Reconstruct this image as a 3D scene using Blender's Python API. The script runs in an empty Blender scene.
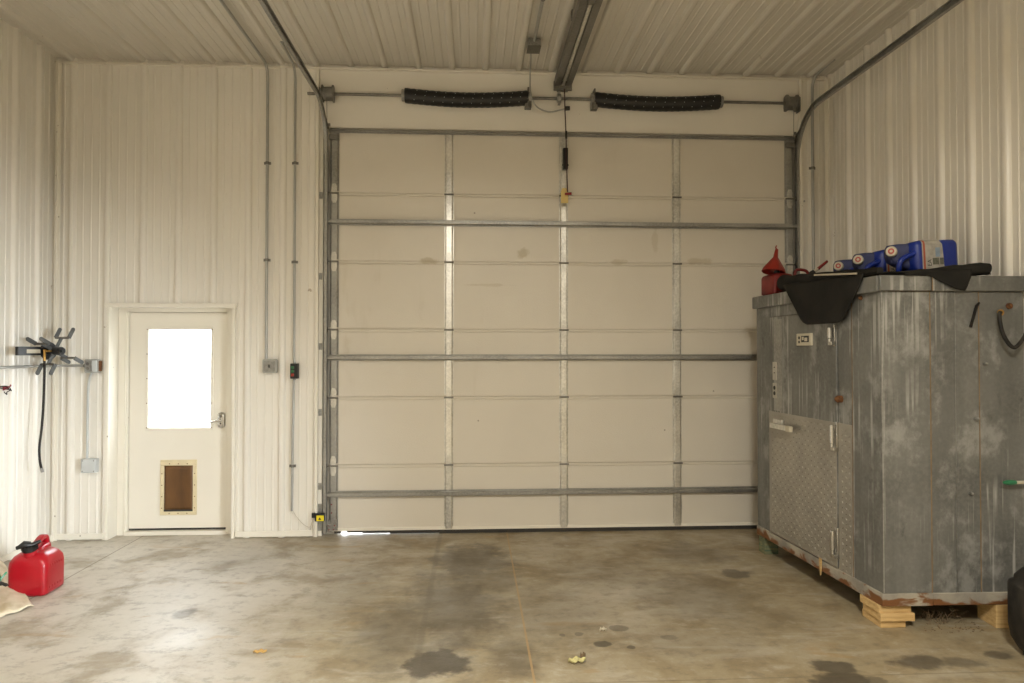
import bpy, math, random
from mathutils import Vector, Matrix, noise as mnoise
random.seed(7)
scene = bpy.context.scene
col = scene.collection

# ------------------------------------------------------------------ camera
F = 690.0
CAM = Vector((0, 0, 1.669))
TH = math.atan(38.6 / F)
PH = math.atan(10.5 / F)
FWD = Vector((math.sin(TH) * math.cos(PH), math.cos(TH) * math.cos(PH), math.sin(PH)))
RIGHT = Vector((math.cos(TH), -math.sin(TH), 0))
UP = RIGHT.cross(FWD)
cd = bpy.data.cameras.new('camera')
cam = bpy.data.objects.new('camera', cd)
col.objects.link(cam)
R3 = Matrix((RIGHT, UP, -FWD)).transposed()
cam.matrix_world = Matrix.Translation(CAM) @ R3.to_4x4()
cd.sensor_width = 36.0
cd.lens = F / 1024 * 36
cd.clip_start = 0.02
scene.camera = cam


def ray(u, v):
    return FWD + RIGHT * ((u - 512) / F) + UP * ((341.5 - v) / F)


def onY(u, v, Y):
    d = ray(u, v)
    return CAM + d * (Y / d.y)


def onX(u, v, X):
    d = ray(u, v)
    return CAM + d * (X / d.x)


def onZ(u, v, Z):
    d = ray(u, v)
    return CAM + d * ((Z - CAM.z) / d.z)


def onP(u, v, p0, n):
    d = ray(u, v)
    return CAM + d * ((p0 - CAM).dot(n) / d.dot(n))


# ------------------------------------------------------------------ room numbers
D = 6.364            # back wall
H = 4.302             # ceiling
XL, XR = -3.73, 3.39  # side walls
YR = -5.2            # rear wall
RIB = 0.308


# ------------------------------------------------------------------ mesh builder
class MB:
    def __init__(self):
        self.v = []
        self.f = []
        self.mi = []
        self.cur = 0

    def add(self, vs, fs):
        b = len(self.v)
        self.v += [Vector(p) for p in vs]
        for f in fs:
            self.f.append([b + i for i in f])
            self.mi.append(self.cur)
        return self

    def box(self, x0, x1, y0, y1, z0, z1):
        return self.add([(x0, y0, z0), (x1, y0, z0), (x1, y1, z0), (x0, y1, z0), (x0, y0, z1), (x1, y0, z1), (x1, y1, z1), (x0, y1, z1)],
                        [(0, 3, 2, 1), (4, 5, 6, 7), (0, 1, 5, 4), (1, 2, 6, 5), (2, 3, 7, 6), (3, 0, 4, 7)])

    def obox(self, c, a, b, d):
        c = Vector(c)
        vs = [c + a * i + b * j + d * k for k in (-1, 1) for (i, j) in ((-1, -1), (1, -1), (1, 1), (-1, 1))]
        return self.add(vs, [(0, 3, 2, 1), (4, 5, 6, 7), (0, 1, 5, 4), (1, 2, 6, 5), (2, 3, 7, 6), (3, 0, 4, 7)])

    def loft(self, rings, cap0=True, cap1=True, closed=True):
        n = len(rings[0])
        vs = [p for r in rings for p in r]
        fs = []
        for k in range(len(rings) - 1):
            for i in range(n if closed else n - 1):
                j = (i + 1) % n
                fs.append((k * n + i, k * n + j, (k + 1) * n + j, (k + 1) * n + i))
        if closed and cap0:
            fs.append(tuple(reversed(range(n))))
        if closed and cap1:
            fs.append(tuple((len(rings) - 1) * n + i for i in range(n)))
        return self.add(vs, fs)

    def prism(self, pts, off):
        off = Vector(off)
        a = [Vector(p) for p in pts]
        return self.loft([a, [p + off for p in a]])

    def cyl(self, p, q, r0, r1=None, n=16):
        return self.tube([p, q], [r0, r0 if r1 is None else r1], n)

    def tube(self, pts, r, n=8, caps=True):
        pts = [Vector(p) for p in pts]
        if not isinstance(r, (list, tuple)):
            r = [r] * len(pts)
        t = (pts[1] - pts[0]).normalized()
        up = Vector((0, 0, 1)) if abs(t.z) < 0.9 else Vector((1, 0, 0))
        nx = t.cross(up).normalized()
        rings = []
        for i, p in enumerate(pts):
            if i == 0:
                tt = pts[1] - pts[0]
            elif i == len(pts) - 1:
                tt = pts[-1] - pts[-2]
            else:
                tt = (pts[i + 1] - p).normalized() + (p - pts[i - 1]).normalized()
            tt.normalize()
            nx = (nx - tt * nx.dot(tt)).normalized()
            ny = tt.cross(nx)
            rings.append([p + (nx * math.cos(a) + ny * math.sin(a)) * r[i] for a in [2 * math.pi * k / n for k in range(n)]])
        return self.loft(rings, caps, caps)

    def lathe(self, prof, c=(0, 0, 0), n=24, M=None, cap=True):
        c = Vector(c)
        rings = []
        for (r, z) in prof:
            ring = []
            for k in range(n):
                a = 2 * math.pi * k / n
                p = Vector((r * math.cos(a), r * math.sin(a), z))
                if M:
                    p = M @ p
                ring.append(c + p)
            rings.append(ring)
        return self.loft(rings, cap, cap)

    def grid(self, fn, nu, nv):
        vs = [fn(i / nu, j / nv) for j in range(nv + 1) for i in range(nu + 1)]
        fs = [(j * (nu + 1) + i, j * (nu + 1) + i + 1, (j + 1) * (nu + 1) + i + 1, (j + 1) * (nu + 1) + i) for j in range(nv) for i in range(nu)]
        return self.add(vs, fs)

    def sphere(self, c, r, n=12, sz=1.0):
        prof = [(max(1e-4, r * math.sin(math.pi * k / (n // 2))), -r * sz * math.cos(math.pi * k / (n // 2))) for k in range(n // 2 + 1)]
        return self.lathe(prof, c, n)

    def build(self, name, mat, parent=None, bevel=0, smooth=40, solid=0, sub=0, world=True, origin=None, recalc=True, seg=2):
        root = parent
        while root is not None and root.parent is not None:
            root = root.parent
        o0 = Vector((0, 0, 0))
        if root is not None and world:
            o0 = root.location.copy()
        elif origin is not None:
            o0 = Vector(origin)
        me = bpy.data.meshes.new(name)
        me.from_pydata([tuple(p - o0) for p in self.v], [], self.f)
        mats = mat if isinstance(mat, (list, tuple)) else [mat]
        for m in mats:
            me.materials.append(m)
        if len(mats) > 1:
            for p, i in zip(me.polygons, self.mi):
                p.material_index = i
        if recalc:
            import bmesh
            bm = bmesh.new()
            bm.from_mesh(me)
            bmesh.ops.recalc_face_normals(bm, faces=bm.faces)
            bm.to_mesh(me)
            bm.free()
        me.update()
        if smooth:
            for p in me.polygons:
                p.use_smooth = True
            me.set_sharp_from_angle(angle=math.radians(smooth))
        o = bpy.data.objects.new(name, me)
        col.objects.link(o)
        if parent is not None:
            o.parent = parent
        elif origin is not None:
            o.location = o0
        if solid:
            md = o.modifiers.new('solid', 'SOLIDIFY')
            md.thickness = solid
            md.offset = 0
        if bevel:
            md = o.modifiers.new('bevel', 'BEVEL')
            md.width = bevel
            md.segments = seg
            md.limit_method = 'ANGLE'
            md.angle_limit = math.radians(35)
        if sub:
            md = o.modifiers.new('sub', 'SUBSURF')
            md.levels = sub
            md.render_levels = sub
        return o


def thing(name, label, cat, loc=(0, 0, 0), rotz=0, group=None):
    o = bpy.data.objects.new(name, None)
    o.empty_display_size = 0.05
    col.objects.link(o)
    o.location = loc
    o.rotation_euler = (0, 0, rotz)
    return tag(o, label, cat, group)


def tag(o, label, cat, group=None, kind=None):
    o['label'] = label
    o['category'] = cat
    if group:
        o['group'] = group
    if kind:
        o['kind'] = kind
    return o


def struct(o, label=None, cat=None):
    o['kind'] = 'structure'
    if label:
        o['label'] = label
    if cat:
        o['category'] = cat
    return o


def rrect(hx, hy, r, n=4):
    pts = []
    for (sx, sy, a0) in ((1, 1, 0), (-1, 1, 90), (-1, -1, 180), (1, -1, 270)):
        for k in range(n + 1):
            a = math.radians(a0 + 90 * k / n)
            pts.append((sx * (hx - r) + r * math.cos(a), sy * (hy - r) + r * math.sin(a)))
    return pts


def spline(pts, k=6):
    pts = [Vector(p) for p in pts]
    out = []
    for i in range(len(pts) - 1):
        p0 = pts[max(i - 1, 0)]; p1 = pts[i]; p2 = pts[i + 1]; p3 = pts[min(i + 2, len(pts) - 1)]
        for s in range(k):
            t = s / k
            out.append(0.5 * ((2 * p1) + (p2 - p0) * t + (2 * p0 - 5 * p1 + 4 * p2 - p3) * t * t + (3 * p1 - p0 - 3 * p2 + p3) * t ** 3))
    out.append(pts[-1])
    return out


# ------------------------------------------------------------------ materials
class NT:
    def __init__(self, name):
        self.m = bpy.data.materials.new(name)
        self.m.use_nodes = True
        self.t = self.m.node_tree
        self.t.nodes.clear()
        self.out = self.t.nodes.new('ShaderNodeOutputMaterial')
        self.b = self.t.nodes.new('ShaderNodeBsdfPrincipled')
        self.t.links.new(self.b.outputs[0], self.out.inputs[0])
        self.tc = self.t.nodes.new('ShaderNodeTexCoord')

    def n(self, typ, **kw):
        nd = self.t.nodes.new(typ)
        for k, v in kw.items():
            if k in ('op',):
                nd.operation = v
            elif k == 'ins':
                for kk, vv in v.items():
                    if isinstance(vv, bpy.types.NodeSocket):
                        self.t.links.new(vv, nd.inputs[kk])
                    else:
                        nd.inputs[kk].default_value = vv
            else:
                setattr(nd, k, v)
        return nd

    def link(self, a, b):
        self.t.links.new(a, b)

    def mapping(self, scale=(1, 1, 1), loc=(0, 0, 0), rot=(0, 0, 0)):
        return self.n('ShaderNodeMapping', ins={0: self.tc.outputs['Object'], 'Location': loc, 'Rotation': rot, 'Scale': scale}).outputs[0]

    def noise(self, scale, vec=None, detail=4, rough=0.55, dist=0):
        return self.n('ShaderNodeTexNoise', ins={'Vector': vec or self.tc.outputs['Object'], 'Scale': scale, 'Detail': detail, 'Roughness': rough, 'Distortion': dist}).outputs[0]

    def ramp(self, fac, a, b, smooth=True):
        nd = self.n('ShaderNodeMapRange', ins={0: fac, 1: a, 2: b, 3: 0.0, 4: 1.0})
        if smooth:
            nd.interpolation_type = 'SMOOTHSTEP'
        return nd.outputs[0]

    def math(self, op, a, b=0.0, c=None):
        ins = {0: a, 1: b}
        if c is not None:
            ins[2] = c
        return self.n('ShaderNodeMath', op=op, ins=ins).outputs[0]

    def mix(self, fac, a, b):
        nd = self.n('ShaderNodeMix', data_type='RGBA')
        for idx, val in ((0, fac), (6, a), (7, b)):
            if isinstance(val, bpy.types.NodeSocket):
                self.link(val, nd.inputs[idx])
            else:
                nd.inputs[idx].default_value = (val + (1,)) if isinstance(val, tuple) and len(val) == 3 else val
        return nd.outputs[2]

    def bump(self, h, strength=0.2, dist=0.01):
        nd = self.n('ShaderNodeBump', ins={'Strength': strength, 'Distance': dist, 'Height': h})
        self.link(nd.outputs[0], self.b.inputs['Normal'])

    def set(self, color=None, rough=None, metal=None, spec=None):
        for nm, val in (('Base Color', color), ('Roughness', rough), ('Metallic', metal), ('Specular IOR Level', spec)):
            if val is None:
                continue
            if isinstance(val, bpy.types.NodeSocket):
                self.link(val, self.b.inputs[nm])
            else:
                self.b.inputs[nm].default_value = (val + (1,)) if isinstance(val, tuple) else val
        return self


def simple(name, c, rough=0.5, metal=0.0, var=0.08, scale=8, bump=0.0, bscale=60, spec=0.5, c2=None):
    t = NT(name)
    nz = t.noise(scale)
    f = t.ramp(nz, 0.3, 0.7)
    lo = tuple(x * (1 - var) for x in c) if c2 is None else c2
    t.set(t.mix(f, c, lo), rough, metal, spec)
    if bump:
        t.bump(t.noise(bscale), bump, 0.004)
    return t.m


def paint(name, c, rough, specks=0.5, rust=0.0):
    t = NT(name)
    big = t.ramp(t.noise(1.3, detail=3), 0.35, 0.7)
    cc = t.mix(big, c, tuple(x * 0.96 for x in c))
    vor = t.n('ShaderNodeTexVoronoi', ins={'Vector': t.tc.outputs['Object'], 'Scale': 9.0})
    rnd = t.n('ShaderNodeSeparateColor', ins={0: vor.outputs['Color']})
    dot = t.math('LESS_THAN', vor.outputs['Distance'], t.math('MULTIPLY', rnd.outputs[1], 0.07))
    keep = t.math('GREATER_THAN', rnd.outputs[0], 0.72)
    msk = t.math('MULTIPLY', t.math('MULTIPLY', dot, keep), specks)
    cc = t.mix(msk, cc, (0.16, 0.10, 0.05))
    vor2 = t.n('ShaderNodeTexVoronoi', ins={'Vector': t.mapping((1, 1, 0.8)), 'Scale': 2.6})
    r2 = t.n('ShaderNodeSeparateColor', ins={0: vor2.outputs['Color']})
    nz = t.noise(34, detail=3)
    sm = t.math('MULTIPLY', t.math('LESS_THAN', vor2.outputs['Distance'], 0.05), t.math('GREATER_THAN', nz, 0.56))
    sm = t.math('MULTIPLY', t.math('MULTIPLY', sm, t.math('GREATER_THAN', r2.outputs[2], 0.6)), specks * 0.8)
    cc = t.mix(sm, cc, (0.24, 0.15, 0.06))
    t.set(cc, rough, 0.0, 0.5)
    t.bump(t.noise(5, detail=2), 0.05, 0.01)
    return t.m


M = {}
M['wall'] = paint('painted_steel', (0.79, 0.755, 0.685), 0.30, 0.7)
M['ceil'] = paint('painted_steel_ceiling_shaded', (0.64, 0.605, 0.54), 0.42, 0.3)  # same white panel as the walls, with the ceiling's shade put into the colour
M['white'] = paint('white_trim', (0.81, 0.77, 0.68), 0.36, 0.6)
M['bright'] = paint('entry_door_paint', (0.80, 0.76, 0.67), 0.38, 0.7)


def mat_doorpanel():
    t = NT('stucco_door_skin')
    big = t.ramp(t.noise(0.9, detail=3), 0.35, 0.7)
    cc = t.mix(big, (0.70, 0.655, 0.575), (0.665, 0.62, 0.54))
    # drip-shaped water stains
    sep = t.n('ShaderNodeSeparateXYZ', ins={0: t.tc.outputs['Object']})
    st = t.noise(2.2, t.mapping((1, 1, 0.12), (3, 0, 1)), detail=5)
    st = t.math('MULTIPLY', t.ramp(st, 0.60, 0.72), t.ramp(t.noise(5, t.mapping((1, 1, .6))), 0.45, 0.6))
    cc = t.mix(t.math('MULTIPLY', st, 0.35), cc, (0.42, 0.35, 0.22))
    xm = (onY(329, 300, D + .04).x + onY(795, 300, D + .04).x) / 2
    wq = t.math('SUBTRACT', t.noise(9, detail=4), 0.5)
    for (u, v, rx, rz, k_) in ((427, 261, .09, .035, .55), (523, 254, .06, .05, .6), (617, 262, .10, .03, .4), (700, 261, .11, .035, .4), (655, 240, .03, .12, .25), (485, 285, .25, .015, .3)):
        p = onY(u, v, D + .042)
        dx = t.math('MULTIPLY', t.math('SUBTRACT', sep.outputs[0], p.x - xm), 1 / rx)
        dz = t.math('MULTIPLY', t.math('SUBTRACT', sep.outputs[2], p.z), 1 / rz)
        d = t.math('ADD', t.math('SQRT', t.math('ADD', t.math('MULTIPLY', dx, dx), t.math('MULTIPLY', dz, dz))), t.math('MULTIPLY', wq, 2.2))
        cc = t.mix(t.math('MULTIPLY', t.ramp(d, 1.15, 0.6), k_), cc, (0.40, 0.33, 0.20))
    sp = t.n('ShaderNodeTexVoronoi', ins={'Vector': t.tc.outputs['Object'], 'Scale': 5.0})
    rn = t.n('ShaderNodeSeparateColor', ins={0: sp.outputs['Color']})
    msk = t.math('MULTIPLY', t.math('LESS_THAN', sp.outputs['Distance'], t.math('MULTIPLY', rn.outputs[1], 0.045)), t.math('GREATER_THAN', rn.outputs[0], 0.5))
    cc = t.mix(t.math('MULTIPLY', msk, 0.6), cc, (0.14, 0.10, 0.06))
    t.set(cc, 0.36, 0.0, 0.5)
    t.bump(t.noise(85, detail=2), 0.5, 0.003)
    return t.m


M['panel'] = mat_doorpanel()


def mat_galv(name, base, streak=0.5, metal=0.55, rough=0.45):
    t = NT(name)
    a = t.ramp(t.noise(2.2, detail=5), 0.3, 0.72)
    cc = t.mix(a, base, tuple(x * 0.62 for x in base))
    fine = t.ramp(t.noise(45, detail=3), 0.35, 0.7)
    cc = t.mix(t.math('MULTIPLY', fine, 0.35), cc, tuple(min(1, x * 1.35) for x in base))
    if streak:
        band = t.ramp(t.noise(1.0, t.mapping((7, 7, 0.35), (1, 3, 0)), detail=3), 0.35, 0.65)
        cc = t.mix(t.math('MULTIPLY', band, 0.45), cc, tuple(x * 0.5 for x in base))
        s = t.noise(1.0, t.mapping((38, 38, 0.9)), detail=3, rough=0.5)
        s = t.math('MULTIPLY', t.ramp(s, 0.53, 0.62), t.ramp(t.noise(1.5, t.mapping((1, 1, 1), (5, 2, 0)), detail=5), 0.45, 0.60))
        cc = t.mix(t.math('MULTIPLY', s, streak * .75), cc, (0.50, 0.495, 0.47))
        p = t.noise(4.2, t.mapping((1, 1, .75)), detail=8, rough=0.68)
        p = t.math('MULTIPLY', t.ramp(p, 0.50, 0.66), 0.5 * streak)
        cc = t.mix(p, cc, (0.46, 0.46, 0.44))
        k = t.math('MULTIPLY', t.ramp(t.noise(8, t.mapping((1, 1, .5), (9, 4, 2)), detail=7, rough=.65), 0.60, 0.72), 0.55)
        cc = t.mix(k, cc, (0.06, 0.057, 0.053))
    t.set(cc, rough, metal, 0.5)
    t.bump(t.noise(6, detail=3), 0.12, 0.01)
    return t.m


M['cooler'] = mat_galv('weathered_galvanized', (0.20, 0.20, 0.188), 0.9, 0.3, 0.48)
M['galv'] = mat_galv('galvanized_steel', (0.37, 0.365, 0.345), 0.0, 0.7, 0.40)
M['galvdark'] = mat_galv('dull_steel', (0.22, 0.21, 0.19), 0.0, 0.6, 0.45)
M['stile'] = mat_galv('bright_galvanized', (0.74, 0.73, 0.69), 0.0, 0.85, 0.30)
M['hingeplate'] = mat_galv('hinge_steel', (0.66, 0.65, 0.61), 0.0, 0.7, 0.32)
M['conduit'] = simple('gray_conduit', (0.42, 0.42, 0.40), 0.4, 0.5)
M['plate'] = simple('diamond_plate_metal', (0.42, 0.395, 0.35), 0.42, 0.6, 0.2, 3)
M['seam'] = simple('kraft_seam', (0.25, 0.18, 0.11), 0.8, 0, 0.35, 12)
M['black'] = simple('black_plastic', (0.010, 0.010, 0.010), 0.45, 0, 0.3, 10)
M['blackdusty'] = simple('dusty_black_plastic', (0.008, 0.0075, 0.007), 0.6, 0, 0.3, 9, 0.3, 40, spec=.3, c2=(0.038, 0.033, 0.027))
M['tarp'] = simple('black_tarp', (0.007, 0.0065, 0.0055), 0.75, 0, 0.3, 6, 0.25, 30, spec=.25, c2=(0.016, 0.0145, 0.012))
M['reel'] = simple('gray_reel_paddle', (0.085, 0.088, 0.085), 0.5, 0.1)
M['red'] = simple('red_plastic', (0.36, 0.006, 0.014), 0.28, 0, 0.18, 6, 0.08, 50)
M['reddusty'] = simple('dusty_red_plastic', (0.20, 0.012, 0.010), 0.5, 0, 0.3, 9)
M['redfunnel'] = simple('orange_red_plastic', (0.27, 0.020, 0.010), 0.42, 0, 0.2, 9)
M['blue'] = simple('blue_plastic', (0.008, 0.030, 0.27), 0.38, 0, 0.2, 9)
M['bluedust'] = simple('dusty_blue_plastic', (0.05, 0.06, 0.16), 0.55, 0, 0.2, 9)
M['paper'] = simple('worn_label_paper', (0.46, 0.43, 0.38), 0.75, 0, 0.3, 22)
M['stripe'] = simple('red_print', (0.42, 0.10, 0.05), 0.7)
M['ink'] = simple('dark_ink', (0.03, 0.03, 0.03), 0.7)
M['skyprint'] = simple('pale_blue_print', (0.28, 0.36, 0.46), 0.7, 0, .2, 30)
M['olive'] = simple('olive_print', (0.16, 0.16, 0.12), 0.7, 0, .4, 60)
M['cream'] = simple('cream_plastic', (0.55, 0.50, 0.39), 0.55)
M['creamred'] = simple('red_cap_print', (0.42, 0.07, 0.05), 0.6)
M['chrome'] = simple('brushed_nickel', (0.56, 0.55, 0.52), 0.25, 0.95)
M['brass'] = simple('brass', (0.48, 0.28, 0.08), 0.35, 0.9)
M['rust'] = simple('rust', (0.20, 0.085, 0.03), 0.8, 0.2, 0.5, 60)
M['wood'] = None
M['rope'] = simple('red_rope', (0.25, 0.02, 0.03), 0.7)
M['darkrope'] = simple('dark_rope', (0.05, 0.02, 0.02), 0.7)
M['tagyellow'] = simple('yellow_tag', (0.68, 0.52, 0.20), 0.6)
M['yellow'] = simple('yellow_sticker', (0.80, 0.66, 0.02), 0.5)
M['green'] = simple('green_plastic', (0.02, 0.16, 0.07), 0.35)
M['greenbtn'] = simple('green_button', (0.03, 0.17, 0.065), 0.4)
M['redbtn'] = simple('red_button', (0.36, 0.035, 0.018), 0.4)
M['graybox'] = simple('gray_box', (0.40, 0.40, 0.37), 0.5, 0.2)
M['lightgray'] = simple('light_gray_plastic', (0.55, 0.57, 0.57), 0.5)
M['rubber'] = simple('rubber_seal', (0.035, 0.032, 0.028), 0.7)
M['whitecable'] = simple('dirty_white_cable', (0.55, 0.50, 0.42), 0.6)
M['strike'] = simple('grimy_plate', (0.46, 0.43, 0.37), 0.6)
M['lath'] = simple('pale_lath', (0.46, 0.40, 0.30), 0.7)
M['amberframe'] = simple('yellowed_frame', (0.74, 0.64, 0.42), 0.5, 0, 0.12, 14)


def mat_flap():
    t = NT('amber_flap')
    a = t.ramp(t.noise(4, t.mapping((1, 1, .5)), detail=5, dist=.6), 0.3, 0.7)
    t.set(t.mix(a, (0.16, 0.075, 0.022), (0.075, 0.034, 0.011)), 0.45)
    return t.m


M['flap'] = mat_flap()


def mat_wood(name, c1, c2):
    t = NT(name)
    nz = t.noise(1.5, t.mapping((3, 14, 40)), detail=4, dist=0.4)
    t.set(t.mix(t.ramp(nz, 0.3, 0.7), c1, c2), 0.7)
    t.bump(nz, 0.1, 0.004)
    return t.m


M['wood'] = mat_wood('pine_wood', (0.62, 0.43, 0.20), (0.47, 0.30, 0.12))
M['oldwood'] = mat_wood('green_stained_wood', (0.22, 0.20, 0.10), (0.07, 0.12, 0.08))


def mat_skirt():
    t = NT('rusty_galvanized_skirt')
    a = t.ramp(t.noise(5, detail=5), 0.35, 0.7)
    cc = t.mix(a, (0.44, 0.40, 0.33), (0.25, 0.235, 0.21))
    sep = t.n('ShaderNodeSeparateXYZ', ins={0: t.tc.outputs['Object']})
    low = t.ramp(sep.outputs[2], 0.075, -0.005)
    r = t.ramp(t.math('ADD', t.noise(6.5, t.mapping((1, 1, 1.8), (2, 1, 0)), detail=5, dist=0.5), t.math('MULTIPLY', low, 0.18)), 0.55, 0.68)
    cc = t.mix(r, cc, (0.20, 0.085, 0.03))
    t.set(cc, 0.62, 0.25)
    t.bump(t.noise(12), 0.2, 0.01)
    return t.m


M['skirt'] = mat_skirt()


def mat_sack():
    t = NT('paper_sack')
    a = t.ramp(t.noise(7, detail=5), 0.35, 0.65)
    cc = t.mix(a, (0.68, 0.60, 0.46), (0.52, 0.43, 0.29))
    w = t.n('ShaderNodeTexWave', ins={0: t.mapping((1, 1, 1)), 'Scale': 130.0})
    t.set(cc, 0.85)
    t.bump(w.outputs[1], 0.1, 0.002)
    return t.m


M['sack'] = mat_sack()
M['sackbrown'] = simple('brown_sack', (0.40, 0.28, 0.15), 0.8, 0, .3, 9)


def mat_glass():
    t = NT('door_glass')
    tr = t.n('ShaderNodeBsdfTransparent')
    tr.inputs[0].default_value = (0.97, 0.98, 0.98, 1)
    gl = t.n('ShaderNodeBsdfGlossy')
    gl.inputs['Roughness'].default_value = 0.02
    mx = t.n('ShaderNodeMixShader', ins={0: 0.06})
    t.link(tr.outputs[0], mx.inputs[1])
    t.link(gl.outputs[0], mx.inputs[2])
    t.link(mx.outputs[0], t.out.inputs[0])
    return t.m


M['glass'] = mat_glass()


def mat_floor():
    t = NT('stained_concrete')
    geo = t.tc.outputs['Object']
    sep = t.n('ShaderNodeSeparateXYZ', ins={0: geo})
    X, Y = sep.outputs[0], sep.outputs[1]
    big = t.noise(0.55, t.mapping((1, 1, 1), (3.1, 1.7, 0)), detail=4)
    mid = t.noise(2.2, detail=6, rough=0.6, dist=0.3)
    fine = t.noise(16, detail=6, rough=0.65)
    gray, tan, brown = (0.54, 0.50, 0.43), (0.335, 0.275, 0.175), (0.22, 0.162, 0.085)
    # wear: the right-hand bay is browner, the entry side greyer
    fx = t.math('ADD', t.math('MULTIPLY', X, 0.16), t.math('MULTIPLY', t.math('SUBTRACT', big, 0.5), 1.6))
    cc = t.mix(t.ramp(fx, -0.55, 0.18), gray, tan)
    cc = t.mix(t.math('MULTIPLY', t.ramp(mid, 0.48, 0.66), 0.6), cc, brown)
    cc = t.mix(t.math('MULTIPLY', t.ramp(mid, 0.50, 0.30), 0.40), cc, (0.46, 0.42, 0.34))
    cc = t.mix(t.math('MULTIPLY', t.ramp(fine, 0.52, 0.75), 0.28), cc, (0.14, 0.115, 0.08))
    det = t.noise(8.0, t.mapping((1, 1.3, 1), (2, 9, 0)), detail=9, rough=0.72)
    cc = t.mix(t.math('MULTIPLY', t.ramp(det, 0.50, 0.64), 0.42), cc, (0.155, 0.13, 0.095))
    cc = t.mix(t.math('MULTIPLY', t.ramp(det, 0.48, 0.34), 0.35), cc, (0.52, 0.485, 0.42))
    # long pale trowel swirls
    sw = t.noise(3.0, t.mapping((0.5, 2.2, 1), (0, 2, 0), (0, 0, 0.5)), detail=5, dist=1.2)
    cc = t.mix(t.math('MULTIPLY', t.ramp(sw, 0.56, 0.66), 0.25), cc, (0.54, 0.50, 0.43))
    och = t.noise(2.6, t.mapping((0.8, 2, 1), (7, 3, 0), (0, 0, -0.3)), detail=6, dist=0.6)
    cc = t.mix(t.math('MULTIPLY', t.ramp(och, 0.61, 0.70), 0.45), cc, (0.36, 0.23, 0.09))
    # damp / oil stains
    warp = t.math('SUBTRACT', t.noise(4.5, detail=5, rough=0.6), 0.5)
    warp2 = t.math('SUBTRACT', t.noise(17, t.mapping((1, 1, 1), (4, 4, 0)), detail=3), 0.5)
    wr = t.math('ADD', t.math('MULTIPLY', warp, 1.9), t.math('MULTIPLY', warp2, 0.7))
    stains = [  # u, v, half-width px, half-height px, strength, softness
        (435, 664, 32, 13, .85, .45), (472, 560, 36, 15, .62, .6), (400, 632, 42, 34, .50, 1.0), (455, 606, 50, 40, .60, 1.0), (512, 655, 24, 20, .45, .9), (490, 580, 30, 16, .45, .9),
        (736, 574, 14, 5, .65, .4), (692, 553, 34, 11, .35, .8), (836, 667, 22, 6, .75, .4), (842, 680, 30, 8, .8, .4),
        (920, 662, 30, 7, .7, .5), (958, 662, 20, 6, .55, .5), (1000, 655, 14, 5, .65, .4), (872, 681, 16, 5, .55, .4),
        (602, 644, 9, 3.2, .75, .3), (618, 628, 9, 3.2, .55, .3), (631, 647, 5, 2, .7, .3), (579, 634, 5, 2, .6, .3), (562, 635, 4, 2, .6, .3),
        (668, 637, 9, 2.5, .5, .4), (700, 596, 60, 24, .36, 1.0), (184, 613, 10, 5, .45, .5), (250, 560, 40, 16, .22, 1.0), (760, 620, 50, 14, .22, 1.0),
        (600, 575, 60, 14, .22, 1.0), (540, 612, 60, 30, .25, 1.0), (355, 590, 36, 26, .2, 1.0), (700, 640, 70, 16, .18, 1.0)]
    acc = None
    for (u, v, hw, hh, s, soft) in stains:
        p = onZ(u, v, 0)
        rx = abs(onZ(u + hw, v, 0).x - p.x)
        ry = (onZ(u, v - hh, 0).y - onZ(u, v + hh, 0).y) / 2
        dx = t.math('MULTIPLY', t.math('SUBTRACT', X, p.x), 1 / rx)
        dy = t.math('MULTIPLY', t.math('SUBTRACT', Y, p.y), 1 / ry)
        d = t.math('SQRT', t.math('ADD', t.math('MULTIPLY', dx, dx), t.math('MULTIPLY', dy, dy)))
        d = t.math('ADD', d, wr)
        k = t.math('MULTIPLY', t.ramp(d, 1.0 + soft * .6, 1.0 - soft * .6), s)
        acc = k if acc is None else t.math('MAXIMUM', acc, k)
    cc = t.mix(acc, cc, (0.05, 0.042, 0.032))
    # saw-cut joints
    def line(coord, at, w):
        return t.math('LESS_THAN', t.math('ABSOLUTE', t.math('SUBTRACT', coord, at)), w)
    j1 = t.math('MULTIPLY', line(X, 0.31, 0.006), 0.8)
    cc = t.mix(j1, cc, (0.40, 0.26, 0.12))
    j2 = t.math('MULTIPLY', line(X, -2.99, 0.006), 0.7)
    j3 = t.math('MULTIPLY', line(Y, 3.48, 0.006), 0.4)
    cc = t.mix(t.math('MAXIMUM', j2, j3), cc, (0.14, 0.11, 0.07))
    j4 = t.math('MULTIPLY', t.ramp(t.math('ABSOLUTE', t.math('ADD', t.math('SUBTRACT', X, -0.30), t.math('MULTIPLY', warp, 0.02))), 0.03, 0.008), 0.35)
    cc = t.mix(j4, cc, (0.12, 0.10, 0.07))
    rg = t.math('ADD', 0.36, t.math('MULTIPLY', t.ramp(mid, 0.3, 0.7), 0.22))
    rg = t.math('SUBTRACT', rg, t.math('MULTIPLY', acc, 0.05))
    t.set(cc, rg, 0.0, 0.5)
    t.bump(t.math('ADD', t.math('MULTIPLY', mid, 0.4), t.math('MULTIPLY', fine, 0.6)), 0.16, 0.02)
    return t.m


M['floor'] = mat_floor()
M['ground'] = simple('concrete_apron', (0.30, 0.30, 0.29), 0.8)

# ------------------------------------------------------------------ setting
fl = MB().grid(lambda a, b: Vector((XL - .3 + a * (XR - XL + .6), YR - .3 + b * (D + .30 - YR + .3), 0)), 2, 2)
struct(fl.build('floor', M['floor'], recalc=False))
struct(MB().box(-14, 14, D + .30, D + 16, -.2, -.012).build('ground', M['ground']))

PROF = [(-.5, 0), (-.104, 0), (-.066, .027), (-.048, .030), (.048, .030), (.066, .027), (.104, 0)]
MINOR = [(-.032, 0), (-.016, .0048), (.016, .0048), (.032, 0)]


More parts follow.
